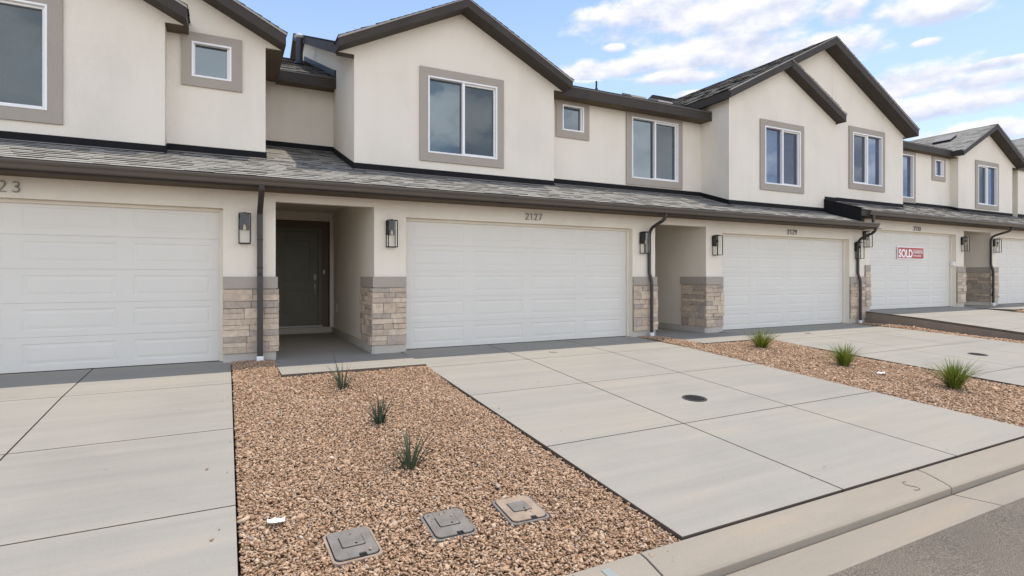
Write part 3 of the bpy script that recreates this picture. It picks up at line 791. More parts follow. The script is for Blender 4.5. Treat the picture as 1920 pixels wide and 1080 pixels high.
def flashing(B, segs, dz):
    """segs: ('x', x0, x1, Y) along a wall face or ('y', X, y0, y1, side) up a return wall"""
    z = lambda y: 2.96 + dz + y / 3.0
    mb = MB(); ap = MB()
    for s in segs:
        if s[0] == 'x':
            _, a, b, Y = s; mb.box(a, b, Y - 0.016, Y - 0.001, z(Y) + 0.012, z(Y) + 0.128); mb.box(a, b, Y - 0.05, Y - 0.017, z(Y) + 0.014, z(Y) + 0.034)
            ap.prism_x([(Y - 0.105, z(Y - 0.105) + 0.022), (Y - 0.05, z(Y - 0.05) + 0.022), (Y - 0.05, z(Y - 0.05) + 0.028), (Y - 0.105, z(Y - 0.105) + 0.028)], a, b)
        else:
            _, X, y0, y1, sg = s; xa, xb = (X - 0.016, X - 0.001) if sg < 0 else (X + 0.001, X + 0.016)
            mb.prism_x([(y0, z(y0) + 0.012), (y1, z(y1) + 0.012), (y1, z(y1) + 0.128), (y0, z(y0) + 0.128)], xa, xb)
    mb.split('flashing', MT['flash'], B); ap.split('flashing_apron', MT['galv2'], B)


MT['galv2'] = m_flat('apron_metal', (0.22, 0.20, 0.185), 0.55, 0.4)


def main_roof(B, x0, x1, ye, ze, yr, s=0.41, t=0.2, keep=None, rake_l=False, rake_r=False):
    zr = ze + s * (yr - ye); yb = 2 * yr - ye
    R = MB(); shingles(R, (x0, ye - 0.02, ze - 0.008), (1, 0, 0), (0, 1, s), x1 - x0, math.hypot(yr - ye, zr - ze), keep, e=0.175, tw=(0.2, 0.4))
    shingles(R, (x0, yb, ze), (1, 0, 0), (0, -1, s), x1 - x0, math.hypot(yr - ye, zr - ze), None, e=0.3, tw=(0.6, 1.2))
    R.build('shingle_roof', [MT['shingle'], MT['butt_shade']], B, fix=False)
    D = MB(); D.prism_x([(ye, ze - t), (yr, zr - t), (yb, ze - t), (yb, ze - 0.012), (yr, zr - 0.012), (ye, ze - 0.012)], x0 + (0.022 if rake_l else 0), x1 - (0.022 if rake_r else 0)); D.build('roof_deck', MT['soffit'], B)
    Fz = MB(); Fz.box(x0, x1, ye - 0.024, ye - 0.002, ze - t - 0.045, ze - 0.016)
    if rake_l: Fz.prism_x([(ye - 0.024, ze - t - 0.02), (yr, zr - t), (yb, ze - t), (yb, ze - 0.014), (yr, zr - 0.014), (ye - 0.024, ze - 0.02)], x0 - 0.003, x0 + 0.021)
    if rake_r: Fz.prism_x([(ye - 0.024, ze - t - 0.02), (yr, zr - t), (yb, ze - t), (yb, ze - 0.014), (yr, zr - 0.014), (ye - 0.024, ze - 0.02)], x1 - 0.021, x1 + 0.003)
    Fz.build('fascia', MT['dark'], B)
    Dm = MB(); Dm.box(x0, x1, ye - 0.034, ye - 0.024, ze - 0.035, ze - 0.012); Dm.build('drip_edge', MT['drip2'], B)


MT['butt_shade'] = m_flat('shingle_butt_shade', (0.035, 0.033, 0.030), 0.95, 0.1)  # shadow line under each course, put into the colour of the butt faces
MT['drip2'] = m_flat('drip_edge_dark', (0.12, 0.11, 0.10), 0.4, 0.5)


def flat_soffit(B, x0, x1, y0, y1, z):
    mb = MB(); mb.box(x0, x1, y0, y1, z, z + 0.015); mb.build('soffit', MT['soffit'], B)


# ================================================================== BUILDING ONE
B1 = empty('townhouse_row', (5, 4, 0), 'long cream stucco townhouse row with three garage doors numbered 2123, 2127 and 2129', 'townhouse')
ABS.append(B1)
E2 = 5.44
# lower front wall
mb = MB()
ops = [(-5.08, -0.048, -0.2, 2.346), (0.692, 2.248, -0.2, 2.495), (2.803, 7.833, -0.2, 2.346), (8.466, 10.01, -0.2, 2.475), (10.538, 15.491, -0.2, 2.346)]
wall_open(mb, -6.6, 16.19, -0.2, 2.64, 0.0, [(a, b, c, d) for a, b, c, d in ops if b - a > 3], 0.17)
mb.v = []; mb.f = []; mb.mi = []
# (garage openings get a shallow reveal, porches get full-depth side walls)
def front(mb, x0, x1, z0, z1, gar, por, yb=4.08, zceil=2.8):
    allo = gar + por
    xs = sorted({x0, x1, *[o[0] for o in allo], *[o[1] for o in allo]}); zs = sorted({z0, z1, *[o[3] for o in allo]})
    for a, b in zip(xs[:-1], xs[1:]):
        for c, d in zip(zs[:-1], zs[1:]):
            if not any(o[0] < (a + b) / 2 < o[1] and o[2] < (c + d) / 2 < o[3] for o in allo): mb.quad((a, 0, c), (b, 0, c), (b, 0, d), (a, 0, d))
    for a, b, c, d in gar:
        mb.quad((a, 0, c), (a, 0, d), (a, 0.2, d), (a, 0.2, c)); mb.quad((b, 0, d), (b, 0, c), (b, 0.2, c), (b, 0.2, d)); mb.quad((a, 0, d), (b, 0, d), (b, 0.2, d), (a, 0.2, d))
    for a, b, c, d in por:
        mb.quad((a, 0, c), (a, 0, d), (a, 0.14, d), (a, 0.14, c)); mb.quad((b, 0, d), (b, 0, c), (b, 0.14, c), (b, 0.14, d)); mb.quad((a, 0, d), (b, 0, d), (b, 0.14, d), (a, 0.14, d))
        mb.quad((a, 0.14, zceil), (a, 0.14, d), (b, 0.14, d), (b, 0.14, zceil))
        mb.quad((a, 0.14, c), (a, 0.14, zceil), (a, yb, zceil), (a, yb, c)); mb.quad((b, 0.14, zceil), (b, 0.14, c), (b, yb, c), (b, yb, zceil))
        mb.quad((a, 0.14, zceil), (b, 0.14, zceil), (b, yb, zceil), (a, yb, zceil))


gar = [o for o in ops if o[1] - o[0] > 3]; por = [o for o in ops if o[1] - o[0] < 3]
front(mb, -6.6, 16.185, -0.2, 2.632, gar, por)
# porch back walls (with the niche around the entry door)
for (a, b, c, d) in por:
    nx0, nx1, nz = (a + 0.08, b - 0.083, 2.60)
    zz0 = 0.125
    mb.quad((a, 4.08, -0.2), (b, 4.08, -0.2), (b, 4.08, zz0), (a, 4.08, zz0))
    mb.quad((a, 4.08, zz0), (nx0, 4.08, zz0), (nx0, 4.08, 2.8), (a, 4.08, 2.8)); mb.quad((nx1, 4.08, zz0), (b, 4.08, zz0), (b, 4.08, 2.8), (nx1, 4.08, 2.8)); mb.quad((nx0, 4.08, nz), (nx1, 4.08, nz), (nx1, 4.08, 2.8), (nx0, 4.08, 2.8))
mb.build('wall', MT['stucco'], B1, fix=False)
# hidden shell
mb = MB(); mb.box(-6.6, 16.15, 4.5, 15.5, -0.3, 5.4); mb.build('rear_wall', MT['stucco'], B1)
mb = MB(); mb.box(-6.6, 16.15, 0.25, 4.5, 2.82, 2.9); mb.build('ceiling', MT['soffit'], B1)
mb = MB()
for a, b in ((-6.6, 0.6), (2.35, 8.37), (10.1, 16.15)): mb.box(a, b, 0.22, 4.49, -0.3, 2.81)
mb.split('garage_walls', MT['dark'], B1)
mb = MB()
for i, (a, b, c, d) in enumerate(por):
    mb.box(a + 0.001, a + 0.02, 0.145, 4.078, -0.15, 0.118); mb.box(b - 0.02 - 0.018, b - 0.001, -0.01 if False else 0.0, 4.078, -0.15, 0.118)
    mb.box(a + 0.021, b - 0.039, 4.04, 4.078, -0.15, 0.122)
mb.split('plinth', MT['plinth'], B1)


def entry(B, a, b, zb):
    nx0, nx1 = a + 0.08, b - 0.083
    mb = MB(); Y0, Y1 = 4.08, 4.33; zt = zb + 2.60; zz = zb + 0.125
    mb.quad((nx1, Y0, zz), (nx1, Y1, zz), (nx1, Y1, zt), (nx1, Y0, zt)); mb.quad((nx0, Y0, zz), (nx0, Y1, zz), (nx0, Y1, zt), (nx0, Y0, zt))
    mb.quad((nx0, Y0, zt), (nx1, Y0, zt), (nx1, Y1, zt), (nx0, Y1, zt)); mb.quad((nx0, Y1, zz), (nx1, Y1, zz), (nx1, Y1, zt), (nx0, Y1, zt)); mb.quad((nx0, Y0, zz), (nx1, Y0, zz), (nx1, Y1, zz), (nx0, Y1, zz))
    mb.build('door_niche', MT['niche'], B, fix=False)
    dx0, dx1 = a + 0.30, a + 1.235; dz0, dz1 = zb + 0.16, zb + 2.35; Y = 4.30
    f = MB(); f.box(dx0 - 0.10, dx0 - 0.006, Y - 0.03, Y1 - .002, zz, dz1 + 0.09); f.box(dx1 + 0.006, dx1 + 0.095, Y - 0.03, Y1 - .002, zz, dz1 + 0.09); f.box(dx0 - 0.006, dx1 + 0.006, Y - 0.03, Y1 - .002, dz1 + 0.006, dz1 + 0.09)
    d = MB(); d.box(dx0, dx1, Y - 0.006, Y1 - .004, dz0, dz1)
    D = d.build('front_door', MT['door'], B)
    f.build('door_frame', MT['door'], D, bevel=0.004)
    p = MB()
    for z0, z1 in ((dz0 + 0.27, dz0 + 0.82), (dz0 + 1.02, dz1 - 0.18)):
        x0, x1 = dx0 + 0.15, dx1 - 0.15
        for q in ((x0, x0 + 0.03, z0, z1), (x1 - 0.03, x1, z0, z1), (x0 + 0.03, x1 - 0.03, z0, z0 + 0.03), (x0 + 0.03, x1 - 0.03, z1 - 0.03, z1)): p.box(q[0], q[1], Y - 0.017, Y - 0.0065, q[2], q[3])
        p.box(x0 + 0.06, x1 - 0.06, Y - 0.012, Y - 0.0065, z0 + 0.06, z1 - 0.06)
    p.split('door_panel', MT['door'], D, bevel=0.004)
    h = MB(); hx = dx1 - 0.07; h.box(hx - 0.02, hx + 0.02, Y - 0.02, Y - 0.0065, dz0 + 0.86, dz0 + 0.98); h.tube([(hx, Y - 0.02, dz0 + 0.95), (hx, Y - 0.065, dz0 + 0.93), (hx, Y - 0.07, dz0 + 0.84), (hx, Y - 0.06, dz0 + 0.74), (hx, Y - 0.01, dz0 + 0.71)], 0.009, 8); h.tube([(hx, Y - 0.02, dz0 + 0.93), (hx, Y - 0.06, dz0 + 0.93), (hx - 0.0, Y - 0.065, dz0 + 0.93)], 0.022, 12)
    h.build('handle', MT['nickel'], D)
    k = MB(); k.box(hx - 0.032, hx + 0.032, Y - 0.03, Y - 0.0065, dz0 + 1.06, dz0 + 1.19); k.build('deadbolt', MT['nickel'], D, bevel=0.006)
    t = MB(); t.box(dx0 - 0.1, dx1 + 0.1, Y - 0.11, Y + 0.02, zz + 0.001, zz + 0.032); t.build('threshold', MT['galv'], D)
    bl = MB(); bl.box(nx1 - 0.11, nx1 - 0.075, Y1 - 0.02, Y1 - 0.001, zb + 1.37, zb + 1.46); bl.build('doorbell', MT['signwhite'], B)


entry(B1, por[0][0], por[0][1], 0.0); entry(B1, por[1][0], por[1][1], 0.0)
mb = MB(); mb.box(2.215, 2.246, 3.55, 3.66, 0.50, 0.70); mb.build('outlet_cover', MT['galv'], B1, bevel=0.012)
mb = MB(); mb.tube([(1.35, 2.1, 2.775), (1.35, 2.1, 2.799)], 0.09, 20); mb.build('ceiling_light', MT['trim'], B1)
for a, b, c, d in gar: garage_door(B1, a, b, 0.0, 2.346)
pier(B1, -0.048, 0.692, 0.0, 'r', 0.9, seed=3)
pier(B1, 2.248, 2.803, 0.0, 'l', 0.9, seed=8)
pier(B1, 7.833, 8.466, 0.0, 'r', 0.9, seed=14)
pier(B1, 10.01, 10.538, 0.0, 'l', 0.75, seed=21)
pier(B1, 15.491, 16.18, 0.0, None, seed=27)
pier(B1, -5.7, -5.08, 0.0, None, seed=33)
for x in (0.247, 2.525, 8.09, 10.27, 15.78): wall_lamp(B1, x, 1.812)
downspout(B1, 0.462, 0.0, 2.645, rect=True)
downspout(B1, 8.26, 0.0, 2.645, 0.03)
downspout(B1, 15.80, 0.0, 2.645, 0.0)
house_number(B1, '2123', -2.945, 2.42, 0.138, 0.142)
house_number(B1, '2127', 5.19, 2.42, 0.118, 0.098)
house_number(B1, '2129', 12.87, 2.40, 0.118, 0.098)
# lower roof
keep1 = lambda c: (c.y < 1.15 or (0.4 < c.x < 2.3) or c.y < 1.55 and (c.x < 2 or c.x > 6.4 and c.x < 11.6)) and not (c.x > 11.4 and c.y > 0.6)
low_roof(B1, -6.9, 15.10, 0.0, keep1, -6.9, 15.83)
mb = MB(); mb.box(15.1, 16.15, -0.5, -0.001, 2.634, 2.645); mb.box(15.1, 15.83, -0.525, -0.501, 2.615, 2.76); mb.build('soffit', MT['soffit'], B1)
flashing(B1, [('x', -6.0, -0.882, 0.95), ('y', -0.882, 0.934, 1.3, 1), ('x', -0.866, 0.622, 1.3), ('y', 0.622, 1.284, 3.3, 1), ('x', 0.638, 2.117, 3.3), ('y', 2.117, 1.02, 3.3, -1), ('x', 2.10, 6.463, 1.02), ('x', 6.463, 11.31, 1.42), ('y', 11.31, 0.48, 1.42, -1), ('x', 11.294, 15.10, 0.48)], 0.0)
# upper walls
Z0 = 3.05
# bay over number 2127
gable_wall(B1, 2.117, 6.463, 1.785, 6.735, 4.26, 5.60, 6.83, 1.02, Z0, [(3.541, 5.057, 3.756, 5.28)], yb=1.06, t=0.18)
gable_roof(B1, 1.785, 6.735, 4.26, 5.60, 6.83, 0.67, 4.1, yv=1.08, t=0.18)
window(B1, 3.541, 5.057, 3.756, 5.28, 1.02)
# return walls and recessed walls
mb = MB()
mb.quad((2.117, 1.02, Z0), (2.117, 1.02, E2), (2.117, 1.30, E2 + 0.12), (2.117, 1.30, Z0)); mb.quad((2.117, 1.30, Z0), (2.117, 1.30, E2 + 0.12), (2.117, 8.5, 8.42), (2.117, 8.5, Z0))
mb.quad((2.117, 8.5, 5), (2.117, 8.5, 8.42), (2.117, 15.5, 5.6), (2.117, 15.5, 5))
mb.quad((6.463, 1.02, Z0), (6.463, 1.42, Z0), (6.463, 1.42, E2), (6.463, 1.02, E2))
mb.quad((-0.882, 0.95, Z0), (-0.882, 1.3, Z0), (-0.882, 1.3, 6.0), (-0.882, 0.95, 5.44))
mb.quad((0.621, 1.3, Z0), (0.621, 3.3, Z0), (0.621, 3.3, 5.6), (0.621, 1.3, 5.6))
mb.quad((11.31, 0.48, Z0), (11.31, 0.48, 5.8), (11.31, 1.42, 5.8), (11.31, 1.42, Z0))
wall_open(mb, 0.622, 2.117, 3.7, 5.45, 3.3, [], 0.1)
wall_open(mb, 6.463, 11.31, Z0, 5.5, 1.42, [(6.918, 7.518, 4.70, 5.30), (8.95, 10.47, 3.756, 5.28)], 0.09)
mb.split('upper_wall', MT['stucco'], B1, fix=False)
window(B1, 6.918, 7.518, 4.70, 5.30, 1.42, slider=False, ztop=5.385)
window(B1, 8.95, 10.47, 3.756, 5.28, 1.42, ztop=5.385)
flat_soffit(B1, 6.47, 11.3, 1.05, 1.415, 5.385)
flat_soffit(B1, 0.93, 2.11, 2.95, 3.295, 5.40)
# bay over number 2129 (small gable set in front of the large one)
gable_wall(B1, 11.31, 15.625, 11.08, 15.70, 13.36, 5.945, 7.087, 0.48, Z0, [(12.60, 14.03, 3.756, 5.28)], left=False, yb=0.585, t=0.22)
gable_roof(B1, 11.08, 15.70, 13.38, 5.925, 7.085, 0.215, 0.586, left=False, t=0.22)
window(B1, 12.60, 14.03, 3.756, 5.28, 0.48, pane='glass_blue')
# left end bays over number 2123
gable_wall(B1, -5.23, -0.882, -5.55, -0.565, -3.06, 5.585, 6.83, 0.95, Z0, [(-3.9, -2.36, 3.76, 5.33)], yb=1.295)
gable_roof(B1, -5.55, -0.565, -3.06, 5.585, 6.83, 0.60, 1.299)
window(B1, -3.9, -2.36, 3.76, 5.33, 0.95, trim=(0.165, 0.18, 0.185, 0.165))
gable_wall(B1, -5.6, 0.621, -5.9, 0.93, -2.48, 5.58, 7.285, 1.30, Z0, [(-0.525, 0.078, 4.684, 5.285)], yb=3.0)
gable_roof(B1, -5.9, 0.93, -2.48, 5.58, 7.285, 0.95, 7.0, yv=2.95)
window(B1, -0.525, 0.078, 4.684, 5.285, 1.30, slider=False, trim=(0.15, 0.165, 0.155, 0.15))
# main roofs
main_roof(B1, -7, 2.2, 2.95, 5.62, 8.5, rake_l=True, keep=lambda c: c.x > 0.3)
main_roof(B1, 1.80, 15.95, 1.06, 5.62, 8.53, rake_l=True, keep=lambda c: c.x > 1.5 and not (2.2 < c.x < 6.4 and c.y < 2.0))
# step flashing on the return above the recessed roof
mb = MB(); zz = lambda y: 5.62 + 0.41 * (y - 2.95); mb.prism_x([(2.98, zz(2.98) + 0.02), (8.4, zz(8.4) + 0.02), (8.4, zz(8.4) + 0.15), (2.98, zz(2.98) + 0.15)], 2.095, 2.114)
mb.box(2.08, 2.112, 2.93, 2.98, 5.56, 5.78); mb.build('step_flashing', MT['pipe'], B1)
# roof penetrations
mb = MB(); mb.tube([(1.69, 5.9, 6.7), (1.69, 5.9, 7.52)], 0.085, 14); mb.tube([(1.69, 5.9, 6.83), (1.69, 5.9, 6.92)], [0.14, 0.09], 14)
vp = mb.build('vent_pipe', MT['pipe'], B1)
mb = MB(); mb.tube([(1.69, 5.9, 7.52), (1.69, 5.9, 7.56), (1.69, 5.9, 7.66)], [0.09, 0.135, 0.01], 14); mb.build('rain_cap', MT['galv'], vp)
mb = MB(); mb.tube([(3.05, 4.0, 6.2), (3.05, 4.0, 7.15)], 0.022, 10); mb.build('plumbing_vent', MT['pipe'], B1)
mb = MB(); mb.tube([(8.75, 2.6, 6.2), (8.75, 2.6, 6.50)], 0.025, 10); mb.tube([(8.75, 2.6, 6.24), (8.75, 2.6, 6.32)], [0.06, 0.03], 10); mb.build('plumbing_vent', MT['pipe'], B1)
for x in (9.2, 10.1):
    y = 1.9; z = 5.62 + 0.41 * (y - 1.06); mb = MB(); mb.prism_x([(y - 0.2, z - 0.07), (y + 0.2, z + 0.09), (y + 0.2, z + 0.15), (y - 0.16, z - 0.0)], x, x + 0.5)
    mb.build('roof_vent', MT['galv2'], B1)

# ================================================================== BUILDING TWO (raised)
B2 = empty('townhouse_row', (22, 4, 0.33), 'raised far right stucco townhouse row with number 2133 over its garage door', 'townhouse')
ABS.append(B2)
Q = 0.33
mb = MB(); mb.quad((16.19, 0, -0.2), (16.19, 0, 2.97), (16.19, 4.5, 2.97), (16.19, 4.5, -0.2))
gar2 = [(16.42, 21.158, -0.2, 2.675), (23.872, 28.8, -0.2, 2.675)]; por2 = [(21.626, 23.388, -0.2, 2.82), (29.4, 30.9, -0.2, 2.82)]
front(mb, 16.19, 38, -0.2, 2.632 + Q, gar2, por2, zceil=2.8 + Q)
for (a, b, c, d) in por2: mb.quad((a, 4.08, 0), (b, 4.08, 0), (b, 4.08, 3.13), (a, 4.08, 3.13))
mb.build('wall', MT['stucco'], B2, fix=False)
mb = MB(); mb.box(16.2, 38, 4.5, 15.5, -0.3, 5.75); mb.build('rear_wall', MT['stucco'], B2)
mb = MB(); mb.box(16.2, 38, 0.25, 4.5, 2.82 + Q, 2.9 + Q); mb.build('ceiling', MT['soffit'], B2)
mb = MB()
for a, b in ((16.25, 21.5), (23.5, 29.3), (31, 38)): mb.box(a, b, 0.22, 4.49, -0.3, 2.81 + Q)
mb.split('garage_walls', MT['dark'], B2)
for a, b, c, d in gar2: garage_door(B2, a, b, Q, 2.346 + Q)
pier(B2, 16.19, 16.42, Q, None, seed=41)
pier(B2, 21.158, 21.626, Q, 'r', 0.7, seed=44)
pier(B2, 23.388, 23.872, Q, 'l', 2.6, seed=52)
pier(B2, 28.8, 29.4, Q, None, seed=57)
for x in (16.17, 21.50, 23.62): wall_lamp(B2, x, 1.812 + Q)
downspout(B2, 23.30, Q, 2.645 + Q, 0.25)
mb = MB(); mb.tube([(15.62, -0.57, 2.74), (15.62, -0.57, 2.99)], 0.04, 12); mb.build('downspout', MT['pipe2'], B2)
house_number(B2, '2133', 18.68, 2.715, 0.118, 0.098)
mb = MB(); mb.box(21.09, 21.157, 0.02, 0.13, 1.66, 1.80); mb.build('keypad', MT['signwhite'], B2, bevel=0.01)
low_roof(B2, 15.12, 38, Q, lambda c: c.y < 1.1 and not (c.x < 19.1 and c.y > 0.7) or (19 < c.x < 24.4 and c.y < 1.8), 15.42, 38)
mb = MB(); z1 = lambda y: 2.96 + y / 3
mb.prism_x([(-0.56, z1(-0.56) + 0.0), (0.478, z1(0.478) + 0.0), (0.478, z1(0.478) + Q + 0.03), (-0.56, z1(-0.56) + Q + 0.03)], 15.085, 15.118)
mb.prism_x([(-0.58, z1(-0.58) + Q + 0.031), (0.47, z1(0.47) + Q + 0.031), (0.47, z1(0.47) + Q + 0.055), (-0.58, z1(-0.58) + Q + 0.055)], 15.07, 15.17)
mb.build('roof_side_wall', MT['flash'], B2)
flashing(B2, [('x', 15.12, 15.625, 0.48), ('x', 15.625, 19.229, 0.59), ('x', 19.229, 24.27, 1.61), ('y', 24.27, 1.34, 1.61, -1), ('x', 24.25, 28.45, 1.34), ('x', 28.45, 29.35, 2.2), ('x', 29.35, 36, 1.5)], Q)
# big gable
gable_wall(B2, 15.63, 19.229, 11.08, 19.41, 15.25, 5.95, 8.06, 0.59, Z0, [(16.56, 18.04, 4.086, 5.61)], left=False, yb=1.6, t=0.22)
mb = MB(); under = lambda x: 8.06 - 0.22 - abs(x - 15.25) * 0.506 + 0.01
mb.add([(11.33, 0.592, 5.78), (15.63, 0.592, 5.78), (15.63, 0.592, under(15.63)), (15.25, 0.592, under(15.25)), (11.33, 0.592, under(11.33))], [(0, 1, 2, 3, 4)]); mb.build('gable_wall', MT['stucco'], B2, fix=False)
gable_roof(B2, 11.08, 19.41, 15.25, 5.95, 8.06, 0.22, 6.9, t=0.22, yv=1.9, yvr=1.36)
window(B2, 16.56, 18.04, 4.086, 5.61, 0.59, screen='l', pane='glass_blue')
mb = MB()
mb.quad((19.229, 0.59, Z0), (19.229, 1.61, Z0), (19.229, 1.61, 5.78), (19.229, 0.59, 5.78))
mb.quad((24.27, 1.34, Z0), (24.27, 1.61, Z0), (24.27, 1.61, 5.8), (24.27, 1.34, 5.8))
mb.quad((28.45, 1.34, Z0), (28.45, 2.2, Z0), (28.45, 2.2, 5.8), (28.45, 1.34, 5.8))
mb.quad((29.35, 1.5, Z0), (29.35, 2.2, Z0), (29.35, 2.2, 5.95), (29.35, 1.5, 5.95))
wall_open(mb, 19.229, 24.27, Z0, 5.82, 1.61, [(20.24, 21.75, 4.086, 5.61), (23.165, 23.74, 5.01, 5.61)], 0.09)
wall_open(mb, 28.45, 29.35, Z0, 5.82, 2.2, [], 0.09)
mb.split('upper_wall', MT['stucco'], B2, fix=False)
window(B2, 20.24, 21.75, 4.086, 5.61, 1.61, screen='l', pane='glass_blue', ztop=5.735)
window(B2, 23.165, 23.74, 5.01, 5.61, 1.61, slider=False, pane='glass_blue', ztop=5.735)
flat_soffit(B2, 19.3, 24.25, 1.36, 1.605, 5.745)
flat_soffit(B2, 28.5, 29.3, 1.36, 2.195, 5.745)
gable_wall(B2, 24.27, 28.45, 23.88, 28.80, 26.34, 5.94, 7.18, 1.34, Z0, [(25.65, 27.11, 4.086, 5.61)], yb=1.7)
gable_roof(B2, 23.88, 28.80, 26.34, 5.94, 7.18, 0.99, 4.3, yv=1.37)
window(B2, 25.65, 27.11, 4.086, 5.61, 1.34, screen='l', pane='glass_blue')
gable_wall(B2, 29.35, 35, 29.1, 35.3, 32.2, 6.0, 7.6, 1.5, Z0, [], yb=2.2)
gable_roof(B2, 29.1, 35.3, 32.2, 6.0, 7.6, 1.25, 6)
main_roof(B2, 15.92, 38, 1.40, 5.99, 8.6, keep=lambda c: not (c.x < 19 and c.y < 5) and not (24.5 < c.x < 28.5 and c.y < 2.5), rake_l=True)
mb = MB(); mb.quad((16.2, 1.7, 5.3), (16.2, 8.6, 5.3), (16.2, 8.6, 8.75), (16.2, 1.7, 5.95)); mb.quad((16.2, 8.6, 5.3), (16.2, 15.5, 5.3), (16.2, 15.5, 6.0), (16.2, 8.6, 8.75)); mb.build('end_wall', MT['stucco'], B2, fix=False)
mb = MB(); s5 = (7.18 - 5.94) / 2.46; zx = lambda x: 5.94 + (x - 23.88) * s5
mb.prism_y([(25.15, zx(25.15) + 0.01), (25.60, zx(25.60) + 0.01), (25.62, zx(25.62) + 0.09), (25.13, zx(25.13) + 0.09)], 2.0, 2.62)
rv = mb.build('skylight', MT['black'], B2)
mb = MB(); mb.prism_y([(25.11, zx(25.11) + 0.091), (25.64, zx(25.64) + 0.091), (25.64, zx(25.64) + 0.11), (25.11, zx(25.11) + 0.11)], 1.98, 2.64); mb.build('skylight_lid', MT['galv2'], rv)

# ================================================================== SIGN
S = empty('sold_sign', (18.81, 0.14, 2.03), 'small red and white SOLD sign fixed to the garage door of number 2133', 'sign')


def textmesh(body, size, loc, name, off=0.0, sx=1.0, shear=0.0):
    cu = bpy.data.curves.new(name, 'FONT'); cu.body = body; cu.size = size; cu.extrude = 0.001; cu.offset = off; cu.shear = shear
    t = bpy.data.objects.new(name, cu); COL.objects.link(t); bpy.context.view_layer.update()
    me = bpy.data.meshes.new_from_object(t.evaluated_get(bpy.context.evaluated_depsgraph_get())); bpy.data.objects.remove(t)
    o = bpy.data.objects.new(name, me); COL.objects.link(o); me.materials.clear(); me.materials.append(MT['signwhite'])
    o.parent = S; o.rotation_euler = (PI / 2, 0, 0); o.scale = (sx, 1, 1); o.location = Vector(loc) - S.location; return o


mb = MB(); mb.box(-0.73, 0.73, -0.003, 0.004, -0.195, 0.195); mb.build('sign_panel', MT['signwhite'], S)
mb = MB(); mb.box(-0.695, 0.695, -0.0065, -0.0032, -0.165, 0.165); mb.build('sign_face', MT['red'], S)
textmesh('SOLD', 0.33, (18.14, 0.131, 1.905), 'lettering', 0.012, 0.9)
textmesh('D·R·HORTON', 0.125, (18.93, 0.131, 2.02), 'lettering', 0.003, 0.66)
textmesh("America's Builder", 0.078, (18.92, 0.131, 1.93), 'lettering', 0.001, 0.80, 0.3)
mb = MB(); mb.box(0.10, 0.64, -0.009, -0.0067, 0.095, 0.105); mb.build('sign_rule', MT['signwhite'], S)


# ================================================================== GROUND OBJECTS
def rrect(w, h, r, k=5):
    P = []
    for cx, cy, a0 in ((w / 2 - r, h / 2 - r, 0), (-w / 2 + r, h / 2 - r, 90), (-w / 2 + r, -h / 2 + r, 180), (w / 2 - r, -h / 2 + r, 270)):
        for i in range(k + 1): a = math.radians(a0 + 90 * i / k); P.append((cx + r * math.cos(a), cy + r * math.sin(a)))
    return P


def poly_slab(mb, P, z0, z1, tf, top=None):
    n = len(P); T = top or P; vs = [tf(x, y, z0) for x, y in P] + [tf(x, y, z1) for x, y in T]
    mb.add(vs, [tuple(range(n))[::-1], tuple(range(n, 2 * n))] + [(i, (i + 1) % n, n + (i + 1) % n, n + i) for i in range(n)])


def utility_box(x, y, ang, mat_lid, mat_body, mat_in, label):
    z = g(x, y); E_ = empty('utility_box', (x, y, z - 0.02), label, 'utility box', 'utility box lids in the near gravel bed'); E_.rotation_euler = (math.atan(0.068), 0, ang)
    tf = lambda a, b, c: (a, b, c); W, H = 0.31, 0.385
    mb = MB(); poly_slab(mb, rrect(W + 0.02, H + 0.02, 0.05), -0.10, 0.012, tf, rrect(W, H, 0.045)); mb.build('box_body', mat_body, E_, bevel=0.004)
    # lid with a notch at the near edge
    w, h, r = W - 0.045, H - 0.045, 0.04; P = rrect(w, h, r); nx = 0.03; Pn = P[:18] + [(nx - 0.025, -h / 2), (nx - 0.022, -h / 2 + 0.035), (nx + 0.022, -h / 2 + 0.035), (nx + 0.025, -h / 2)] + P[18:]
    mb = MB(); poly_slab(mb, rrect(w + 0.012, h + 0.012, r), 0.0121, 0.0135, tf); mb.build('lid_gap', MT['black'], E_)
    mb = MB(); poly_slab(mb, Pn, 0.014, 0.021, tf); L1 = mb.build('lid', mat_lid, E_)
    q = lambda P, dx, dy: [(a + dx, b + dy) for a, b in P]
    mb = MB(); poly_slab(mb, q(rrect(0.148, 0.142, 0.012), 0, 0.02), 0.0212, 0.0222, tf); mb.build('panel_gap', MT['black'], L1)
    mb = MB(); poly_slab(mb, q(rrect(0.138, 0.132, 0.012), 0, 0.02), 0.0225, 0.0265, tf); mb.build('inner_panel', mat_in, L1)
    mb = MB(); mb.disc((0.02, -0.022, 0.0266), 0.009, 12, 0.0006); mb.build('keyhole', MT['black'], L1)
    return E_


utility_box(*BOXES[0], 0.03, MT['plasticgrey'], MT['plasticrust'], MT['plasticgrey'], 'left grey utility box lid with a dusty tan rim, nearest the first driveway')
utility_box(*BOXES[1], -0.02, MT['plasticgrey'], MT['plasticgrey'], MT['plasticgrey'], 'middle all grey utility box lid with small stones scattered on its top edge')
utility_box(*BOXES[2], -0.03, MT['plasticrust'], MT['plasticgrey'], MT['plasticgrey'], 'right utility box lid dusted tan around a small grey inner panel')
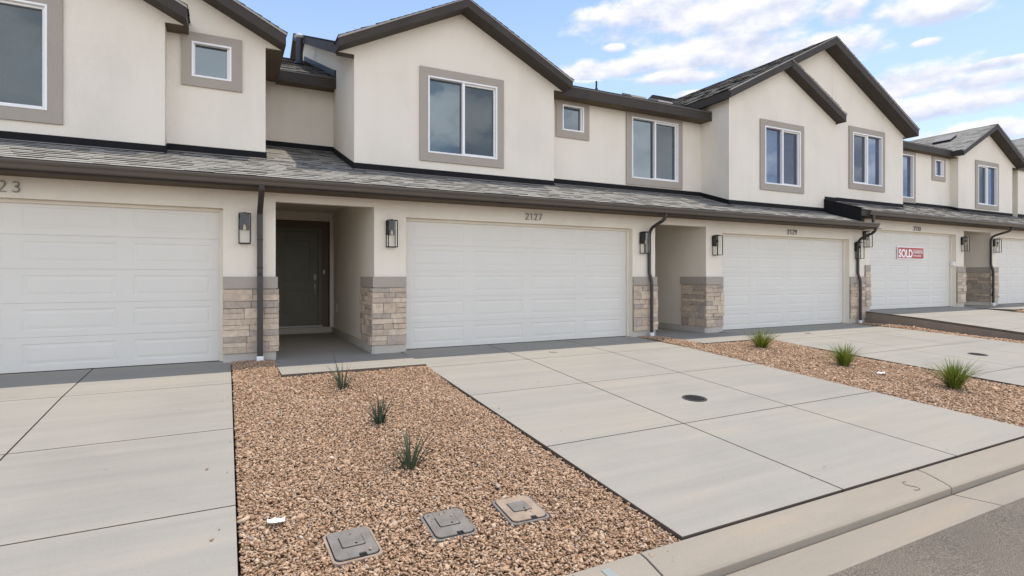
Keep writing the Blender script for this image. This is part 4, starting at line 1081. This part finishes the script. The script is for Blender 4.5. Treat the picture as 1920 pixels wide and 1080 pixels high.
# a few stones lying on the lids and on the driveway
pts = []; sz = []
for k in range(11): pts.append((1.24 + rng.uniform(0, 0.24), -5.80 + rng.uniform(-0.03, 0.03) - (0.06 if k % 3 == 0 else 0), g(1.3, -5.8) + 0.012)); sz.append(rng.uniform(0.006, 0.013))
pts += [(0.80, -6.06, g(.8, -6.06) + 0.012), (1.93, -6.02, g(1.9, -6.0) + 0.014), (1.955, -6.045, g(1.9, -6.0) + 0.012), (0.72, -5.83, g(.7, -5.85) + 0.012), (1.40, -5.755, g(1.4, -5.76) + 0.02)]; sz += [0.014, 0.016, 0.011, 0.010, 0.024]
for k in range(26):                                              # chips kicked out over the slab edges
    yy = rng.uniform(-6.7, -1.6); xx = rng.choice([0.03 - rng.exponential(0.06), 2.745 + rng.exponential(0.06), 7.9 - rng.exponential(0.07)])
    pts.append((xx, yy, g(xx, yy) + 0.004)); sz.append(rng.uniform(0.006, 0.011))
for k in range(16): xx = rng.uniform(0.1, 2.6); yy = YC - 0.02 - rng.exponential(0.04); pts.append((xx, yy, zc(xx) - 0.008)); sz.append(rng.uniform(0.007, 0.012))
stones(pts, np.array(sz), 'loose_stones', MT['gravel'], g, 'loose gravel chips lying on the utility box lids and slab edges', 'stones')
for (x, y, lb) in ((-0.14, -4.35, 'tiny brown stone on the first driveway, the farther one'), (-0.08, -5.55, 'tiny brown stone on the first driveway, the nearer one')):
    mb = MB(); vv, ff = VAR[3]; mb.add([tuple(Vector(p) * 0.016 + Vector((x, y, g(x, y) + 0.008))) for p in vv], [tuple(f) for f in ff]); tag(mb.build('pebble', MT['soil']), lb, 'pebble')


def manhole(x, y, r, mat, label, name='manhole_cover'):
    z = g(x, y); mb = MB(); a = math.atan(0.066); n = 32
    P = [(r * math.cos(2 * PI * i / n), r * math.sin(2 * PI * i / n)) for i in range(n)]
    o = MB(); poly_slab(o, P, -0.02, 0.0045, lambda u, v, w: (u, v * math.cos(a), v * math.sin(a) + w)); rim = o
    E_ = rim.build(name, mat); E_.location = (x, y, z)
    tag(E_, label, 'manhole cover' if r > 0.08 else 'pipe cap')
    k = MB()
    if r > 0.1:
        for i in range(-5, 6):
            for j in range(-5, 6):
                if math.hypot(i, j) * 0.026 < r - 0.03: u, v = i * 0.026, j * 0.026; zz = v * math.sin(a) + 0.005; k.box(u - 0.008, u + 0.008, v - 0.008, v + 0.008, zz, zz + 0.004)
    else: k.box(-0.02, 0.02, -0.006, 0.006, 0.006, 0.012)
    k.build('raised_pattern', mat, E_)


manhole(5.315, -4.295, 0.155, MT['iron'], 'round black cast iron cover in the middle of the wide centre driveway')
manhole(12.90, -4.09, 0.155, MT['iron'], 'round black cast iron cover in the driveway below number 2129')
manhole(5.206, -1.03, 0.075, MT['trim'], 'small round tan cleanout cap near the garage door of number 2127', 'cleanout_cap')
manhole(12.3, -1.0, 0.075, MT['trim'], 'small round cleanout cap near the garage door of number 2129', 'cleanout_cap')


# plants: arching tapered blades
def blades(name, x, y, n, hgt, spread, mat, label, cat, seed, wid=0.012, floor=None, lean=(0, 0), stray=0, group=None):
    r = random.Random(seed); z = g(x, y) - 0.045; E_ = MB()
    for i in range(n):
        a = r.uniform(0, 2 * PI); k = r.random() ** 0.8; L = hgt * r.uniform(0.6, 1.08); out = spread * k; w = wid * r.uniform(0.7, 1.15); long = i < stray
        if long: L *= 1.45; out *= 0.7
        bx, by = math.cos(a) * 0.05 * r.random() * (spread / 0.2), math.sin(a) * 0.05 * r.random() * (spread / 0.2); dx, dy = math.cos(a) + lean[0], math.sin(a) + lean[1]
        S_ = 6; px = []; droop = r.uniform(0.0, 0.55) * k
        for s in range(S_ + 1):
            t = s / S_; px.append(Vector((bx + dx * out * (t * 0.55 + t * t * 0.45) * (1.0 + 0.3 * t), by + dy * out * (t * 0.55 + t * t * 0.45) * (1.0 + 0.3 * t), L * (t - droop * t * t * 0.75))))
        tw = r.uniform(-0.5, 0.5); sd = Vector((-math.sin(a + tw), math.cos(a + tw), 0)); o = len(E_.v)
        for s, p in enumerate(px):
            t = s / S_; ww = w * (1 - t ** 1.8) * 0.5 + 0.0006; c = Vector((0, 0, -0.25 * ww)) if s < S_ else Vector()
            p.z = max(p.z, 0.01)
            E_.v += [tuple(p + sd * ww + Vector((0, 0, 0.3 * ww))), tuple(p + c), tuple(p - sd * ww + Vector((0, 0, 0.3 * ww)))]
        for s in range(S_):
            for q in (0, 1): E_.f.append((o + s * 3 + q, o + s * 3 + q + 1, o + s * 3 + q + 4, o + s * 3 + q + 3)); E_.mi.append(0)
    ob = E_.build(name, mat, fix=False, smooth=True); ob.location = (x, y, z); tag(ob, label, cat, group); return ob


GD = 'sparse dark plants in the near gravel bed'; GL = 'lush green grass clumps in the middle gravel bed'
blades('young_yucca', 1.319, -2.23, 36, 0.40, 0.24, MT['grassdark'], 'sparse dark yucca with one long pale blade, closest to the entry slab', 'plant', 5, 0.016, stray=2, group=GD)
blades('young_yucca', 1.43, -3.73, 40, 0.36, 0.21, MT['grassdark'], 'compact upright dark yucca between the other two in the near gravel bed', 'plant', 9, 0.018, group=GD)
blades('young_yucca', 1.40, -4.90, 32, 0.36, 0.28, MT['grassdark'], 'open spreading dark yucca closest to the utility boxes', 'plant', 12, 0.017, stray=2, group=GD)
blades('grass_clump', 9.354, -2.05, 260, 0.44, 0.29, MT['grasslush'], 'bright green grass clump closest to the entry of number 2129', 'grass clump', 15, 0.011, group=GL)
blades('grass_clump', 9.33, -3.72, 260, 0.43, 0.28, MT['grasslush'], 'green grass clump between the other two in the middle gravel bed', 'grass clump', 18, 0.011, group=GL)
blades('grass_clump', 9.33, -5.32, 300, 0.46, 0.31, MT['grasslush'], 'green grass clump closest to the street in the middle gravel bed', 'grass clump', 22, 0.011, group=GL)


def litter(x, y, w, h, seed, label):
    r = random.Random(seed); mb = MB(); n = 5; z = g(x, y) - 0.005
    for i in range(n + 1):
        for j in range(n + 1): mb.v.append(((i / n - 0.5) * w, (j / n - 0.5) * h * (1 - 0.3 * abs(i / n - 0.5)), r.uniform(0, 0.022)))
    for i in range(n):
        for j in range(n): mb.f.append((i * (n + 1) + j, (i + 1) * (n + 1) + j, (i + 1) * (n + 1) + j + 1, i * (n + 1) + j + 1)); mb.mi.append(0)
    o = mb.build('paper_scrap', MT['paper'], fix=False); o.location = (x, y, z + 0.012); so_ = o.modifiers.new('thickness', 'SOLIDIFY'); so_.thickness = 0.002
    tag(o, label, 'litter')


litter(0.30, -5.47, 0.11, 0.08, 2, 'crumpled white paper scrap in the near gravel bed beside the first driveway')
litter(9.22, -4.38, 0.13, 0.10, 4, 'small white paper scrap among the lush grass clumps')
